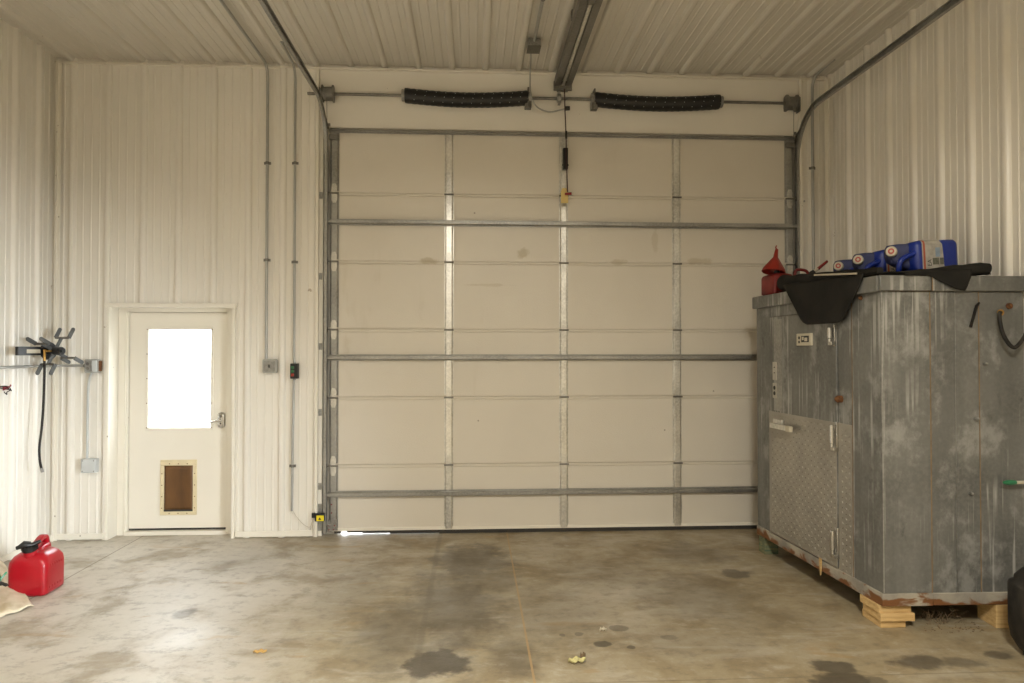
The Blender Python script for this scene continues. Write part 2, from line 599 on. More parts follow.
def rib_points(s0, s1, phase):
    """(s, h) along the sheet between s0 and s1: a major rib every RIB and two swages between"""
    pts = []
    k0 = math.floor((s0 - phase) / RIB) - 1
    k1 = math.ceil((s1 - phase) / RIB) + 1
    for k in range(k0, k1 + 1):
        c = phase + k * RIB
        for (a, h) in PROF[1:]:
            pts.append((c + a * RIB, h))
        for q in (0.27, 0.50, 0.73):
            for (a, h) in MINOR:
                pts.append((c + (q + a) * RIB, h))
    out = [(s, h) for (s, h) in pts if s0 < s < s1]
    return [(s0, 0)] + out + [(s1, 0)]


def ribbed(mb, s0, s1, phase, a0, a1, fn):
    """fn(s, h, a) -> point; sheet runs from a0 to a1 along the ribs"""
    pts = rib_points(s0, s1, phase)
    mb.loft([[fn(s, h, a0) for (s, h) in pts], [fn(s, h, a1) for (s, h) in pts]], closed=False)


# key positions on the back wall
xr0 = onY(109.8, 420, D).x      # recess left edge
xr1 = onY(233.5, 420, D).x      # recess right edge
zr = onY(170, 307, D).z         # recess head
xg0 = onY(317.5, 300, D).x      # end of the liner by the overhead door
xg1 = onY(800, 200, D).x        # liner starts again right of the overhead door
JY = D + .012                   # header and jamb face beside the overhead door
xd0, xd1 = onY(329, 300, D + .04).x, onY(795, 300, D + .04).x
zdt = onY(560, 131, D + .04).z
ph_back = onY(283.5, 150, D).x

wb = MB()
bw = lambda s, h, a: Vector((s, D - h, a))
ribbed(wb, XL, xr0, ph_back, 0, H, bw)
ribbed(wb, xr0, xr1, ph_back, zr, H, bw)
ribbed(wb, xr1, xg0, ph_back, 0, H, bw)
ribbed(wb, xg1, XR, ph_back, 0, H, bw)
e = .002
wb.box(XL - .3, xr0, D + e, D + .30, 0, H + .1)
wb.box(xr0, xr1, D + e, D + .30, zr, H + .1)
wb.box(xr1, xg0, D + e, D + .30, 0, H + .1)
wb.box(xg1, XR + .3, D + e, D + .30, 0, H + .1)
xo0, xo1 = xd0 - .052, xd1 + .052      # sides of the door opening (room for the tracks)
wb.box(xg0, xo0, JY, D + .30, 0, H + .1)
wb.box(xo1, xg1, JY, D + .30, 0, H + .1)
wb.box(xo0, xo1, JY, D + .026, zdt - .016, H + .1)
wb.box(xo0, xo1, D + .026, D + .30, zdt + .02, H + .1)
wb.box(xo0, xd0 + .07, D + .10, D + .299, 0, zdt + .02)
wb.box(xd1 - .07, xo1, D + .10, D + .299, 0, zdt + .02)
wb.box(xd0 + .07, xd1 - .07, D + .10, D + .299, zdt - .07, zdt + .02)
struct(wb.build('wall_back', M['wall']))

wl = MB()
ribbed(wl, YR, D, 6.11, 0, H, lambda s, h, a: Vector((XL + h, s, a)))
wl.box(XL - .3, XL - e, YR, D + .3, 0, H + .1)
struct(wl.build('wall_left', M['wall']))
wr_ = MB()
ribbed(wr_, YR, D, 4.80, 0, H, lambda s, h, a: Vector((XR - h, s, a)))
wr_.box(XR + e, XR + .3, YR, D + .3, 0, H + .1)
struct(wr_.build('wall_right', M['wall']))
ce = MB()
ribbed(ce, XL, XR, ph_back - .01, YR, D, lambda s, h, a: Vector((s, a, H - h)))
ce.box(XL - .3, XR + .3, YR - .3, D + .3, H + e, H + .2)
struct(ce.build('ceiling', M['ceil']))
struct(MB().box(XL - .3, XR + .3, YR - .3, YR, 0, H + .1).build('wall_rear', M['wall']))

# trims
tn = 0


def trim(mb, mat='white', bevel=.004):
    global tn
    tn += 1
    return struct(mb.build('trim_%d' % tn, M[mat], bevel=bevel))


# top angle along the back wall, with a dark shadow gap left between it and the ceiling
trim(MB().box(XL, XR, D - .036, D - .031, H - .052, H - .036).box(XL, XR, D - .036, D + .005, H - .052, H - .047))
# corner angles
trim(MB().box(XL + .031, XL + .060, D - .036, D - .031, 0, H - .05).box(XL + .031, XL + .035, D - .068, D - .036, 0, H - .05))
trim(MB().box(XR - .07, XR - .031, D - .036, D - .031, 0, H - .05).box(XR - .035, XR - .031, D - .068, D - .036, 0, H - .05))
# J trims at liner ends
trim(MB().box(xg0 - .014, xg0 + .012, D - .033, JY - .001, 0, H - .05))
trim(MB().box(xg1 - .010, xg1 + .016, D - .033, JY - .001, 0, H - .05))
# base trims
def base(name, mb):
    return struct(mb.build(name, M['white'], bevel=.003))
base('baseboard_back', MB().box(XL + .06, xr0 - .028, D - .038, D - .028, .012, .062).box(xr1 + .03, xg0 - .028, D - .038, D - .028, .012, .062))
base('baseboard_left', MB().box(XL + .028, XL + .038, YR + .1, D - .066, .012, .062))
base('baseboard_right', MB().box(XR - .038, XR - .028, YR + .1, D - .066, .012, .062))
# casing of the entry-door recess
trim(MB().box(xr0 - .024, xr0 + .004, D - .036, D + .02, 0, zr + .004))
trim(MB().box(xr1 - .006, xr1 + .022, D - .036, D + .02, 0, zr + .004))
trim(MB().box(xr0 - .035, xr1 + .035, D - .040, D + .02, zr - .006, zr + .032))
DL = D + .155       # inner face of the entry door leaf
trim(MB().box(xr0, xr0 + .006, D, DL - .02, 0, zr), 'bright')

# ------------------------------------------------------------------ entry door (door_1)
d1 = bpy.data.objects.new('door_1', None)
col.objects.link(d1)
lx0, lx1 = onY(129.5, 420, DL).x, onY(227, 420, DL).x
lz0, lz1 = .055, onY(180, 312.8, DL).z
d1.location = ((lx0 + lx1) / 2, DL, 0)
struct(d1, 'white steel entry door with a bright window and a pet flap', 'door')
fx0, fx1 = xr0, xr1
MB().box(fx0 + .006, lx0 - .004, DL - .03, DL + .10, 0, zr).box(lx0 - .004, lx1 + .004, DL + .047, DL + .10, lz1 - .015, lz1 + .006).box(lx0 - .006, lx0 + .012, DL + .047, DL + .10, 0, lz1).box(lx1 - .012, lx1 + .006, DL + .047, DL + .10, 0, lz1).box(lx1 + .004, fx1, DL - .03, DL + .10, 0, zr).box(lx0 - .004, lx1 + .004, DL - .03, DL + .10, lz1 + .004, zr)\
    .box(lx0 - .030, lx0 - .018, DL - .038, DL - .028, 0, lz1).build('door_frame', M['bright'], d1, bevel=.003)
MB().box(lx0 - .02, lx1 + .02, DL - .05, DL + .12, 0, .035).build('threshold', M['white'], d1, bevel=.004)
a = onY(149, 329.5, DL); b = onY(210.5, 427.5, DL)
wx0, wx1, wz0, wz1 = a.x, b.x, b.z, a.z
pa = onY(164.5, 465.5, DL); pb = onY(193, 511, DL)
px0, px1, pz0, pz1 = pa.x, pb.x, pb.z, pa.z
lf = MB()
for (x0, x1, z0, z1) in ((lx0, wx0, lz0, lz1), (wx1, lx1, lz0, lz1), (wx0, wx1, wz1, lz1), (wx0, px0, lz0, wz0), (px1, wx1, lz0, wz0), (px0, px1, pz1, wz0), (px0, px1, lz0, pz0)):
    lf.box(x0, x1, DL, DL + .045, z0, z1)
lf.build('door_leaf', M['bright'], d1, smooth=0)
MB().box(lx0, lx1, DL + .004, DL + .04, .036, lz0).build('door_sweep', M['rubber'], d1)


def frame(mb, x0, x1, z0, z1, w, y0, y1):
    mb.box(x0 - w, x1 + w, y0, y1, z1, z1 + w).box(x0 - w, x1 + w, y0, y1, z0 - w, z0).box(x0 - w, x0, y0, y1, z0, z1).box(x1, x1 + w, y0, y1, z0, z1)
    return mb


wf = frame(MB(), wx0, wx1, wz0, wz1, .024, DL - .007, DL + .01).build('window_frame', M['bright'], d1, bevel=.003)
sc_ = MB()
for k in range(5):
    zz = wz0 + (wz1 - wz0) * k / 4
    for xx in (wx0 - .012, wx1 + .012):
        sc_.cyl((xx, DL - .0085, zz), (xx, DL - .006, zz), .005, n=8)
sc_.build('screw', M['rust'], wf)
MB().box(wx0, wx1, DL + .018, DL + .024, wz0, wz1).build('pane', M['glass'], wf)
pf = frame(MB(), px0, px1, pz0, pz1, .034, DL - .012, DL + .045).box(px0 - .034, px1 + .034, DL - .012, DL + .005, pz1 + .033, pz1 + .052).build('pet_door_frame', M['amberframe'], d1, bevel=.004)
sc_ = MB()
for k in range(4):
    zz = pz0 + (pz1 - pz0) * (k + .3) / 4
    for xx in (px0 - .017, px1 + .017):
        sc_.cyl((xx, DL - .0135, zz), (xx, DL - .010, zz), .005, n=8)
for xx in (px0 + .05, (px0 + px1) / 2, px1 - .05):
    for zz in (pz0 - .017, pz1 + .017):
        sc_.cyl((xx, DL - .0135, zz), (xx, DL - .010, zz), .005, n=8)
sc_.build('screw', M['rust'], pf)
MB().grid(lambda s, q: Vector((px0 + .001 + s * (px1 - px0 - .002), DL - .003 + .005 * math.sin(3.1 * s + 2 * q), pz0 + .004 + q * (pz1 - pz0 - .004))), 10, 12).build('pet_flap', M['flap'], d1, solid=.004)
MB().box(px0, px1, DL - .010, DL + .03, pz0, pz0 + .016).build('flap_magnet_strip', M['rubber'], d1)
# lever handle
hc = onY(222, 420, DL)
hd = MB()
hd.loft([[Vector((hc.x + x * s, DL - y, hc.z + z * s)) for (x, z) in rrect(.032, .072, .028, 5)] for (y, s) in ((0, 1), (.018, 1), (.028, .86), (.032, .6))])
ho = hd.build('handle', M['chrome'], d1)
le = onY(209.8, 422.3, DL - .055)
MB().tube([(hc.x, DL - .02, hc.z), (hc.x, DL - .05, hc.z), (hc.x - .02, DL - .056, hc.z - .003), (le.x, DL - .056, le.z)], [.011, .011, .012, .008], 10).build('lever', M['chrome'], ho)
MB().cyl((hc.x, DL - .036, hc.z + .035), (hc.x, DL - .028, hc.z + .035), .012).cyl((hc.x, DL - .036, hc.z - .03), (hc.x, DL - .028, hc.z - .03), .008).build('lock_cylinder', M['galvdark'], ho)

# ------------------------------------------------------------------ overhead door (door_2)
YD = D + .042        # inner face of the panels
d2 = bpy.data.objects.new('door_2', None)
col.objects.link(d2)
d2.location = ((xd0 + xd1) / 2, YD, 0)
struct(d2, 'tall insulated overhead sectional garage door with galvanized struts', 'garage door')
pxa, pxb = xd0 + .01, xd1 - .01
z_b = .035
zs = [z_b] + [onY(449, v, YD).z for v in (463.5, 396.2, 328.8, 261.5, 194)] + [zdt]
for i in range(6):
    z0, z1 = zs[i], zs[i + 1]
    prof = [(0, z0 + .003), (0, z1 - .034), (.011, z1 - .031), (.011, z1 - .024), (.001, z1 - .021), (.001, z1 - .006), (.012, z1 - .003), (.012, z1 + (.003 if i < 5 else -.003)), (.05, z1 + (.003 if i < 5 else -.003)), (.05, z0 + .003), (.012, z0 + .003)]
    MB().prism([(pxa, YD + y, z) for (y, z) in prof], (pxb - pxa, 0, 0)).build('panel', M['panel'], d2, smooth=0)
# bottom weather seal: hangs off the sill at the left end
seal = MB()
for (s0, s1, lo) in ((0, .02, .032), (.02, .045, .034), (.045, .105, .012), (.105, .16, .034), (.16, .30, .018), (.30, .55, .012), (.55, 1.0, .006), (1.0, 4.4, .0)):
    x0, x1 = pxa + s0, min(pxa + s1, pxb)
    seal.box(x0, x1, YD - .004, YD + .052, lo, z_b + .004)
seal.build('bottom_seal', M['rubber'], d2, smooth=0)
MB().box(pxa, pxb, YD - .012, YD - .0005, z_b, z_b + .028).build('bottom_rail', M['white'], d2, bevel=.003)
# stiles, hinges
cols = [onY(u, 300, YD).x for u in (334.3, 449, 563.6, 676.5, 789.3)]
for ci, cx in enumerate(cols):
    end = ci in (0, 4)
    for i in range(6):
        z0, z1 = zs[i] + .012, zs[i + 1] - .012
        w = .040
        pr = [(-w - .002, 0), (-w - .002, .004), (-.036, .004), (-.0265, .018), (-.0235, .0195), (.0235, .0195), (.0265, .018), (.036, .004), (w + .002, .004), (w + .002, 0)]
        MB().prism([(cx + x, YD - .0005 - y, z0) for (x, y) in pr], (0, 0, z1 - z0)).build('stile', M['stile' if not end else 'galv'], d2, smooth=0)
    for i in range(1, 6):
        zj = zs[i]
        hb = MB()
        for s in (-1, 1):
            pts = [(-.030, 0), (.030, 0), (.030, .055), (.016, .085), (-.016, .085), (-.030, .055)]
            hb.prism([(cx + x * .85, YD - .0205, zj - .010 + s * (z + .004)) for (x, z) in (pts if s > 0 else pts[::-1])], (0, -.004, 0))
            for q in (.03, .06):
                hb.cyl((cx, YD - .022, zj - .01 + s * q), (cx, YD - .028, zj - .01 + s * q), .007, n=6)
        hb.cur = 1
        hb.cyl((cx - .043, YD - .030, zj - .010), (cx + .043, YD - .030, zj - .010), .008, n=10)
        hb.build('hinge', [M['hingeplate'], M['galvdark']], d2, smooth=30)
    if end:
        sg = -1 if ci == 0 else 1
        for i in range(1, 6):
            zj = zs[i] - .010
            MB().cyl((cx, YD - .030, zj), (cx + sg * .062, YD - .030, zj), .006, n=8).cyl((cx + sg * .055, YD - .030, zj), (cx + sg * .072, YD - .030, zj), .022, n=14).build('roller', M['galvdark'], d2)
        MB().box(cx - .042, cx + .042, YD - .024, YD - .018, z_b + .01, z_b + .11).cyl((cx, YD - .030, .10), (cx + sg * .072, YD - .030, .10), .008, n=8).build('bottom_bracket', M['galv'], d2)
        hb = MB().box(cx - .042, cx + .042, YD - .06, YD - .018, zdt - .13, zdt - .085)
        hb.build('top_bracket', M['galvdark'], d2, bevel=.004)
bolts = MB()
for (u, v) in ((331.5, 504.5), (331.5, 513), (328.6, 525.5), (334.6, 525.5), (329, 529.5), (333.5, 529.5)):
    p = onY(u, v, YD - .024)
    bolts.cyl((p.x, YD - .018, p.z), (p.x, YD - .03, p.z), .006, n=6)
bolts.build('bolt', M['rope'], d2)
# horizontal struts
for v in (132.3, 222.8, 357.5, 493.2):
    zc = onY(449, v, YD - .04).z
    hgt = .019
    if v < 140:
        hgt = .008
    pr = [(.018, -hgt - .009), (.023, -hgt - .009), (.023, -hgt), (.062, -hgt + .004), (.066, -hgt + .006), (.066, hgt - .006), (.062, hgt - .004), (.023, hgt), (.023, hgt + .009), (.018, hgt + .009)]
    MB().prism([(pxa - .008, YD - y, zc + z) for (y, z) in pr], (pxb - pxa + .016, 0, 0)).build('strut', M['galv'], d2, smooth=0)
# opener arm bracket on the middle stile
ab = onY(564.6, 150, YD); ab2 = onY(564.6, 171, YD)
MB().box(ab.x - .022, ab.x + .022, YD - .075, YD - .018, ab2.z, ab.z).cyl((ab.x - .03, YD - .06, ab2.z + .04), (ab.x + .03, YD - .06, ab2.z + .04), .008, n=8).build('arm_bracket', M['black'], d2, bevel=.006)

# ------------------------------------------------------------------ door tracks
def track(sign, label):
    xc = (cols[0] - .068) if sign < 0 else (cols[4] + .068)
    yv = YD - .030
    t = thing('door_track', label, 'track', (xc, yv, 0), 0, 'overhead door tracks')
    Rr = .42
    zh = 3.905
    path = [(yv, 0.02), (yv, 1.2), (yv, 2.4), (yv, zh - Rr)]
    for k in range(1, 13):
        a = math.pi / 2 * k / 12
        path.append((yv - Rr + Rr * math.cos(a), zh - Rr + Rr * math.sin(a)))
    path += [(4.0, zh + .006), (2.0, zh + .012), (0.2, zh + .018)]
    # C-shaped rolled section: local (x across, n outward)
    sec = [(-.012, -.026), (.014, -.026), (.014, .026), (-.012, .026), (-.012, .018), (-.009, .018), (-.009, .023), (.011, .023), (.011, -.023), (-.009, -.023), (-.009, -.018), (-.012, -.018)]
    rings = []
    for i, (y, z) in enumerate(path):
        y0, z0 = path[max(i - 1, 0)]
        y1, z1 = path[min(i + 1, len(path) - 1)]
        tx, tz = y1 - y0, z1 - z0
        L = math.hypot(tx, tz)
        ny, nz = tz / L, -tx / L
        rings.append([Vector((xc + sign * sx, y + ny * sn, z + nz * sn)) for (sx, sn) in sec])
    MB().loft(rings).build('rail', M['galv'], t, smooth=35)
    # wall angle iron behind the vertical rail
    xa = xc + sign * .022
    MB().box(min(xa, xa + sign * .004), max(xa, xa + sign * .004), yv - .012, D + .095, 0.02, zh - .42).build('angle_iron', M['galv'], t, smooth=0)
    xi = xc - sign * .004
    MB().box(min(xi, xi - sign * .028), max(xi, xi - sign * .028), JY - .006, JY - .001, zdt + .022, zh - .17).build('header_angle', M['galvdark'], t, smooth=0)
    for z in (.45, 1.12, 1.72, 2.36, 3.1):
        bx0, bx1 = sorted((xa + sign * .012, xa + sign * .060))
        MB().box(bx0, bx1, JY - .010, JY - .0005, z - .03, z + .03).cyl(((bx0 + bx1) / 2 + sign * .005, JY - .018, z), ((bx0 + bx1) / 2 + sign * .005, JY - .009, z), .010, n=6).build('bracket', M['galv'], t, bevel=.002)
    # strap from the header angle up to the bend
    MB().tube([(xi - sign * .01, JY - .012, zh - .19), (xc - sign * .012, yv - Rr + .06, zh - .025)], .010, 6).build('brace', M['galvdark'], t)
    # ceiling hangers along the horizontal run
    for y in (3.2, 0.8):
        MB().box(xc - .02, xc + .02, y - .002, y + .002, zh + .03, H - .024).box(xc - .02, xc + .02, y - .02, y + .002, H - .029, H - .024).build('hanger', M['galvdark'], t)
    return t


track(-1, 'curved galvanized overhead-door track on the side by the entry door')
track(1, 'curved galvanized overhead-door track on the side by the metal cooler')

# ------------------------------------------------------------------ torsion shaft
YS = D - .03
ps0, ps1 = onY(307.5, 95, YS), onY(800, 102, YS)
zsh = (ps0.z + ps1.z) / 2
sh = thing('torsion_shaft', 'steel torsion shaft with two black wrapped springs above the overhead door', 'door shaft', ((ps0.x + ps1.x) / 2, YS, zsh))
MB().cyl((ps0.x, YS, zsh), (ps1.x, YS, zsh), .0135, n=14).build('shaft', M['galvdark'], sh)


def spring(u0, u1, flip):
    x0, x1 = onY(u0, 98, YS).x, onY(u1, 98, YS).x
    mb = MB()
    n = 40
    rings = []
    for k in range(n + 1):
        s = k / n
        sag = -.032 * math.sin(math.pi * s) ** 0.9
        r = .066 + (.003 if k % 2 else 0)
        c = Vector((x0 + (x1 - x0) * s, YS, zsh + sag))
        rings.append([c + Vector((0, math.cos(a) * r, math.sin(a) * r)) for a in [2 * math.pi * q / 18 for q in range(18)]])
    mb.loft(rings)
    mb.cur = 1
    dots = mb
    for k in range(1, 13):
        s = k / 13
        sag = -.032 * math.sin(math.pi * s) ** 0.9
        for j, ang in enumerate((-.75, -.1, .55)):
            c = Vector((x0 + (x1 - x0) * (s + .012 * j), YS - math.cos(ang) * .0695, zsh + sag + math.sin(ang) * .0695))
            dots.sphere(c, .0038, 6)
    mb.build('spring', [M['black'], M['lightgray']], sh)
    for (xx, nm) in ((x0, 'winding_cone'), (x1, 'winding_cone')):
        MB().cyl((xx - .028, YS, zsh), (xx + .028, YS, zsh), .055, n=18).cyl((xx - .01, YS - .06, zsh - .02), (xx - .01, YS - .045, zsh - .02), .012, n=6).build(nm, M['galv'], sh)
    # anchor plate at the inner end
    xi = x1 if not flip else x0
    MB().box(xi - .03, xi + .03, YS - .035, JY - .001, zsh - .10, zsh - .02).box(xi - .008, xi + .008, YS - .05, JY - .001, zsh - .10, zsh + .085).build('anchor_bracket', M['galvdark'], sh, bevel=.004)


spring(405, 528, False)
spring(594, 719, True)
for u in (328, 791):
    x = onY(u, 98, YS).x
    mb = MB()
    prof = [(.050, -.055), (.078, -.052), (.078, -.044), (.062, -.038), (.062, .038), (.078, .044), (.078, .052), (.050, .055)]
    mb.lathe(prof, (x, YS, zsh), 24, Matrix.Rotation(math.pi / 2, 3, 'Y'))
    mb.build('cable_drum', M['galvdark'], sh)
    MB().box(x - (.075 if u < 500 else -.067), x - (.067 if u < 500 else -.075), YS - .04, JY - .001, zsh - .085, zsh + .05).build('bearing_plate', M['galvdark'], sh, bevel=.003)
    MB().cyl((x, YS - .055, zsh - .02), (cols[0] - .02 if u < 500 else cols[4] + .02, YD - .03, .12), .0025, n=6).build('lift_cable', M['galvdark'], sh)
xb = onY(559, 99, YS).x
MB().lathe([(.02, -.02), (.042, -.016), (.042, .016), (.02, .02)], (xb, YS, zsh), 18, Matrix.Rotation(math.pi / 2, 3, 'Y')).box(xb - .012, xb + .012, YS - .01, JY - .001, zsh - .02, zsh + .045).box(xb - .012, xb + .012, YS - .012, YS + .012, zsh - .062, zsh + .062).build('center_bearing', M['galv'], sh, bevel=.002)

# ------------------------------------------------------------------ opener rail
rl = onY(563, 86, D - .05)
rz = rl.z
orl = thing('opener_rail', 'long steel opener rail hanging under the ceiling above the overhead door', 'door opener rail', (rl.x, D - .05, rz))
rx = rl.x
y0, y1 = 0.4, D - .03
zt = rz + .075
for s in (-1, 1):
    pr = [(s * .078, 0), (s * .022, 0), (s * .022, .006), (s * .070, .006), (s * .070, .070), (s * .078, .070)]
    MB().prism([(rx + x, y0, rz + z) for (x, z) in pr], (0, y1 - y0, 0)).build('side_channel', M['galvdark'], orl, smooth=0)
MB().box(rx - .014, rx + .014, y0, y1, rz - .002, rz + .012).build('center_bar', M['stile'], orl, bevel=.002)
MB().box(rx - .075, rx + .075, y0, y1, zt - .006, zt).build('web', M['galv'], orl)
MB().box(rx - .085, rx + .085, D - .045, D - .02, rz - .035, rz + .05).box(rx - .03, rx + .03, D - .07, D - .04, rz - .02, rz + .015).cyl((rx - .05, D - .055, rz + .01), (rx + .05, D - .055, rz + .01), .008, n=8).build('header_bracket', M['galvdark'], orl, bevel=.004)
MB().box(rx - .05, rx + .05, D - .021, JY, rz - .035, rz + .05).build('wall_plate', M['galvdark'], orl)
for y in (5.2, 2.4):
    MB().box(rx - .08, rx + .08, y - .02, y + .02, zt, zt + .006).box(rx - .08, rx - .074, y - .02, y + .02, zt, H - .022).box(rx + .074, rx + .08, y - .02, y + .02, zt, H - .022).build('ceiling_hanger', M['galvdark'], orl)
MB().box(rx - .03, rx + .03, 4.72, 4.80, rz - .012, rz + .03).build('trolley', M['galvdark'], orl, bevel=.004)

# release cord
pc = onY(564.8, 88, D - .085)
rc = thing('release_cord', 'dark red emergency release cord with yellow tag hanging before the overhead door', 'pull cord', (pc.x, D - .085, pc.z))
pts = [onY(564.4, 89, D - .085), onY(565, 110, D - .085), onY(566, 135, D - .085), onY(566.4, 160, D - .085), onY(567.6, 192, D - .085)]
MB().tube(spline(pts, 4), .006, 6).build('rope', M['darkrope'], rc)
p0 = onY(564.5, 188, D - .078); p1 = onY(564.5, 203, D - .078)
MB().prism([(p0.x - .032, D - .074, p1.z), (p0.x + .034, D - .074, p1.z), (p0.x + .034, D - .074, p0.z - .03), (p0.x + .018, D - .074, p0.z), (p0.x - .018, D - .074, p0.z), (p0.x - .032, D - .074, p0.z - .03)], (0, .003, 0)).build('warning_tag', M['tagyellow'], rc)
p = onY(568, 194, D - .09)
MB().cyl((p.x - .028, D - .09, p.z), (p.x + .032, D - .09, p.z + .004), .009, .013, n=10).build('pull_handle', M['rope'], rc)
p = onY(566.2, 133, D - .09)
MB().cyl((p.x, D - .085, p.z - .05), (p.x, D - .085, p.z + .02), .010, n=8).build('cord_sleeve', M['black'], rc)

# ------------------------------------------------------------------ conduits and boxes
def conduit(name, label, pts, r, straps=(), mat='conduit', cat='conduit', origin=None):
    o = Vector(origin if origin is not None else pts[-1])
    t = thing(name, label, cat, o)
    MB().tube(pts, r, 10).build('pipe', M[mat], t)
    for (p, ax) in straps:
        p = Vector(p)
        if ax == 'z':
            MB().box(p.x - r - .018, p.x + r + .018, p.y + r - .004, p.y + r, p.z - .012, p.z + .012).cyl((p.x, p.y, p.z - .012), (p.x, p.y, p.z + .012), r + .004, n=12).build('strap', M['galvdark'], t)
        elif ax == 'x':
            MB().cyl((p.x - .012, p.y, p.z), (p.x + .012, p.y, p.z), r + .004, n=12).build('strap', M['galvdark'], t)
        else:
            MB().cyl((p.x, p.y - .012, p.z), (p.x, p.y + .012, p.z), r + .004, n=12).build('strap', M['galvdark'], t)
    return t


zc = H - .042
yw = D - .042
# conduit over the ceiling and down to the switch
pA = onY(267.3, 150, yw)
zs_top = onY(267, 359, yw).z
xA = pA.x
pts = [Vector((xA, 0.2, zc)), Vector((xA, D - .142, zc))] + [Vector((xA, D - .142 + .10 * math.sin(a), zc - .12 + .12 * math.cos(a))) for a in [math.pi / 2 * k / 6 for k in range(1, 7)]] + [Vector((xA, yw, zs_top))]
conduit('conduit', 'gray conduit from the ceiling down to the square switch box right of the entry door', pts, .013,
        [((xA, 5.0, zc), 'y'), ((xA, yw, onY(267, 163, yw).z), 'z'), ((xA, yw, onY(267, 260, yw).z), 'z')], origin=(xA, yw, zs_top))
sw = onY(270.4, 366, D - .04)
sb = thing('switch_box', 'square gray toggle switch box on the wall right of the entry door', 'switch box', (sw.x, D - .024, sw.z))
MB().loft([[Vector((sw.x + x, y, sw.z + z)) for (x, z) in rrect(.062, .062, .016, 4)] for y in (D - .023, D - .070)]).build('box', M['graybox'], sb, bevel=.003)
MB().loft([[Vector((sw.x + x, y, sw.z + z)) for (x, z) in rrect(.050, .050, .016, 4)] for y in (D - .070, D - .076)]).build('cover_plate', M['galv'], sb)
MB().box(sw.x - .006, sw.x + .006, D - .082, D - .076, sw.z - .014, sw.z + .014).box(sw.x - .004, sw.x + .004, D - .096, D - .080, sw.z, sw.z + .012).build('toggle', M['black'], sb)

# button-station conduits
xB = onY(294.6, 250, yw).x
zb1 = onY(294.6, 363, yw).z
pts = [Vector((xB - .01, D - .46, H - .004)), Vector((xB - .006, D - .20, H - .035))] + [Vector((xB - .006 + .006 * k / 6, D - .142 + .10 * math.sin(math.pi / 2 * k / 6), H - .16 + .12 * math.cos(math.pi / 2 * k / 6))) for k in range(1, 7)] + [Vector((xB, yw, zb1))]
conduit('conduit', 'gray conduit from the ceiling down to the black three-button control station', pts, .011,
        [((xB, yw, onY(295, 163, yw).z), 'z'), ((xB, yw, onY(295, 262, yw).z), 'z')], origin=(xB, yw, zb1))
zb2, zb3 = onY(294.6, 379, yw).z, onY(293, 511, yw).z
conduit('conduit', 'gray conduit running down from the black control station to near the floor', [(xB, yw, zb2), (xB - .01, yw, (zb2 + zb3) / 2), (xB - .012, yw, zb3)], .011,
        [((xB - .01, yw, onY(294, 466, yw).z), 'z')], origin=(xB - .012, yw, zb3))
bs = onY(294.8, 371, D - .05)
bt = thing('control_station', 'black wall station with two green buttons and one red button', 'push-button station', (bs.x, D - .024, bs.z))
MB().box(bs.x - .034, bs.x + .034, D - .085, D - .023, bs.z - .068, bs.z + .068).build('housing', M['black'], bt, bevel=.005)
for (dz, m) in ((.032, 'greenbtn'), (-.001, 'greenbtn'), (-.034, 'redbtn')):
    MB().loft([[Vector((bs.x - .010 + x, y, bs.z + dz + z)) for (x, z) in rrect(.013, .012, .004, 3)] for y in (D - .084, D - .094)]).build('button', M[m], bt, bevel=.002)
MB().cyl((bs.x - .002, D - .05, bs.z + .066), (bs.x - .002, D - .05, bs.z + .082), .013).build('conduit_connector', M['galv'], bt)
MB().cyl((bs.x - .002, D - .05, bs.z - .082), (bs.x - .002, D - .05, bs.z - .066), .013).build('conduit_connector', M['galv'], bt)

# photo-eye with a yellow sticker and its loose cable
pe = onY(321, 517, D - .02)
pt = thing('photo_eye', 'photo-eye sensor with a yellow warning sticker at the foot of the door track', 'sensor', (pe.x, D - .02, pe.z - .1))
q0 = onY(319, 504, D - .0); q1 = onY(325, 531, D - .0)
MB().box(pe.x - .035, pe.x + .004, D + .08, JY - .002, q1.z, q0.z).box(pe.x - .035, pe.x - .031, D - .03, D + .08, pe.z - .04, pe.z + .04).build('bracket', M['galv'], pt)
MB().box(pe.x - .045, pe.x + .035, D - .065, D - .025, pe.z - .03, pe.z + .04).box(pe.x - .075, pe.x - .045, D - .06, D - .036, pe.z + .0, pe.z + .045).build('sensor_body', M['black'], pt, bevel=.004)
st = MB().box(pe.x - .030, pe.x + .035, D - .068, D - .0651, pe.z - .026, pe.z + .024)
so = st.build('sticker', M['yellow'], pt)
MB().prism([(pe.x - .014, D - .0682, pe.z - .014), (pe.x + .012, D - .0682, pe.z - .014), (pe.x - .001, D - .0682, pe.z + .010)], (0, -.0004, 0)).build('warning_triangle', M['ink'], so)
pts = [onY(293, 511, yw), onY(296, 516, yw), onY(301, 522, yw), onY(306, 526, yw), onY(310, 527, yw), onY(312, 522, D - .05), onY(315, 517, D - .05), onY(313, 524, D - .05), onY(310, 530, D - .04), onY(312, 524, D - .06), onY(317, 516, D - .04)]
tag(MB().tube(spline(pts, 5), .0028, 6).build('sensor_cable', M['whitecable'], origin=pts[0]), 'thin dirty white cable drooping from the low conduit end to the photo-eye', 'cable')

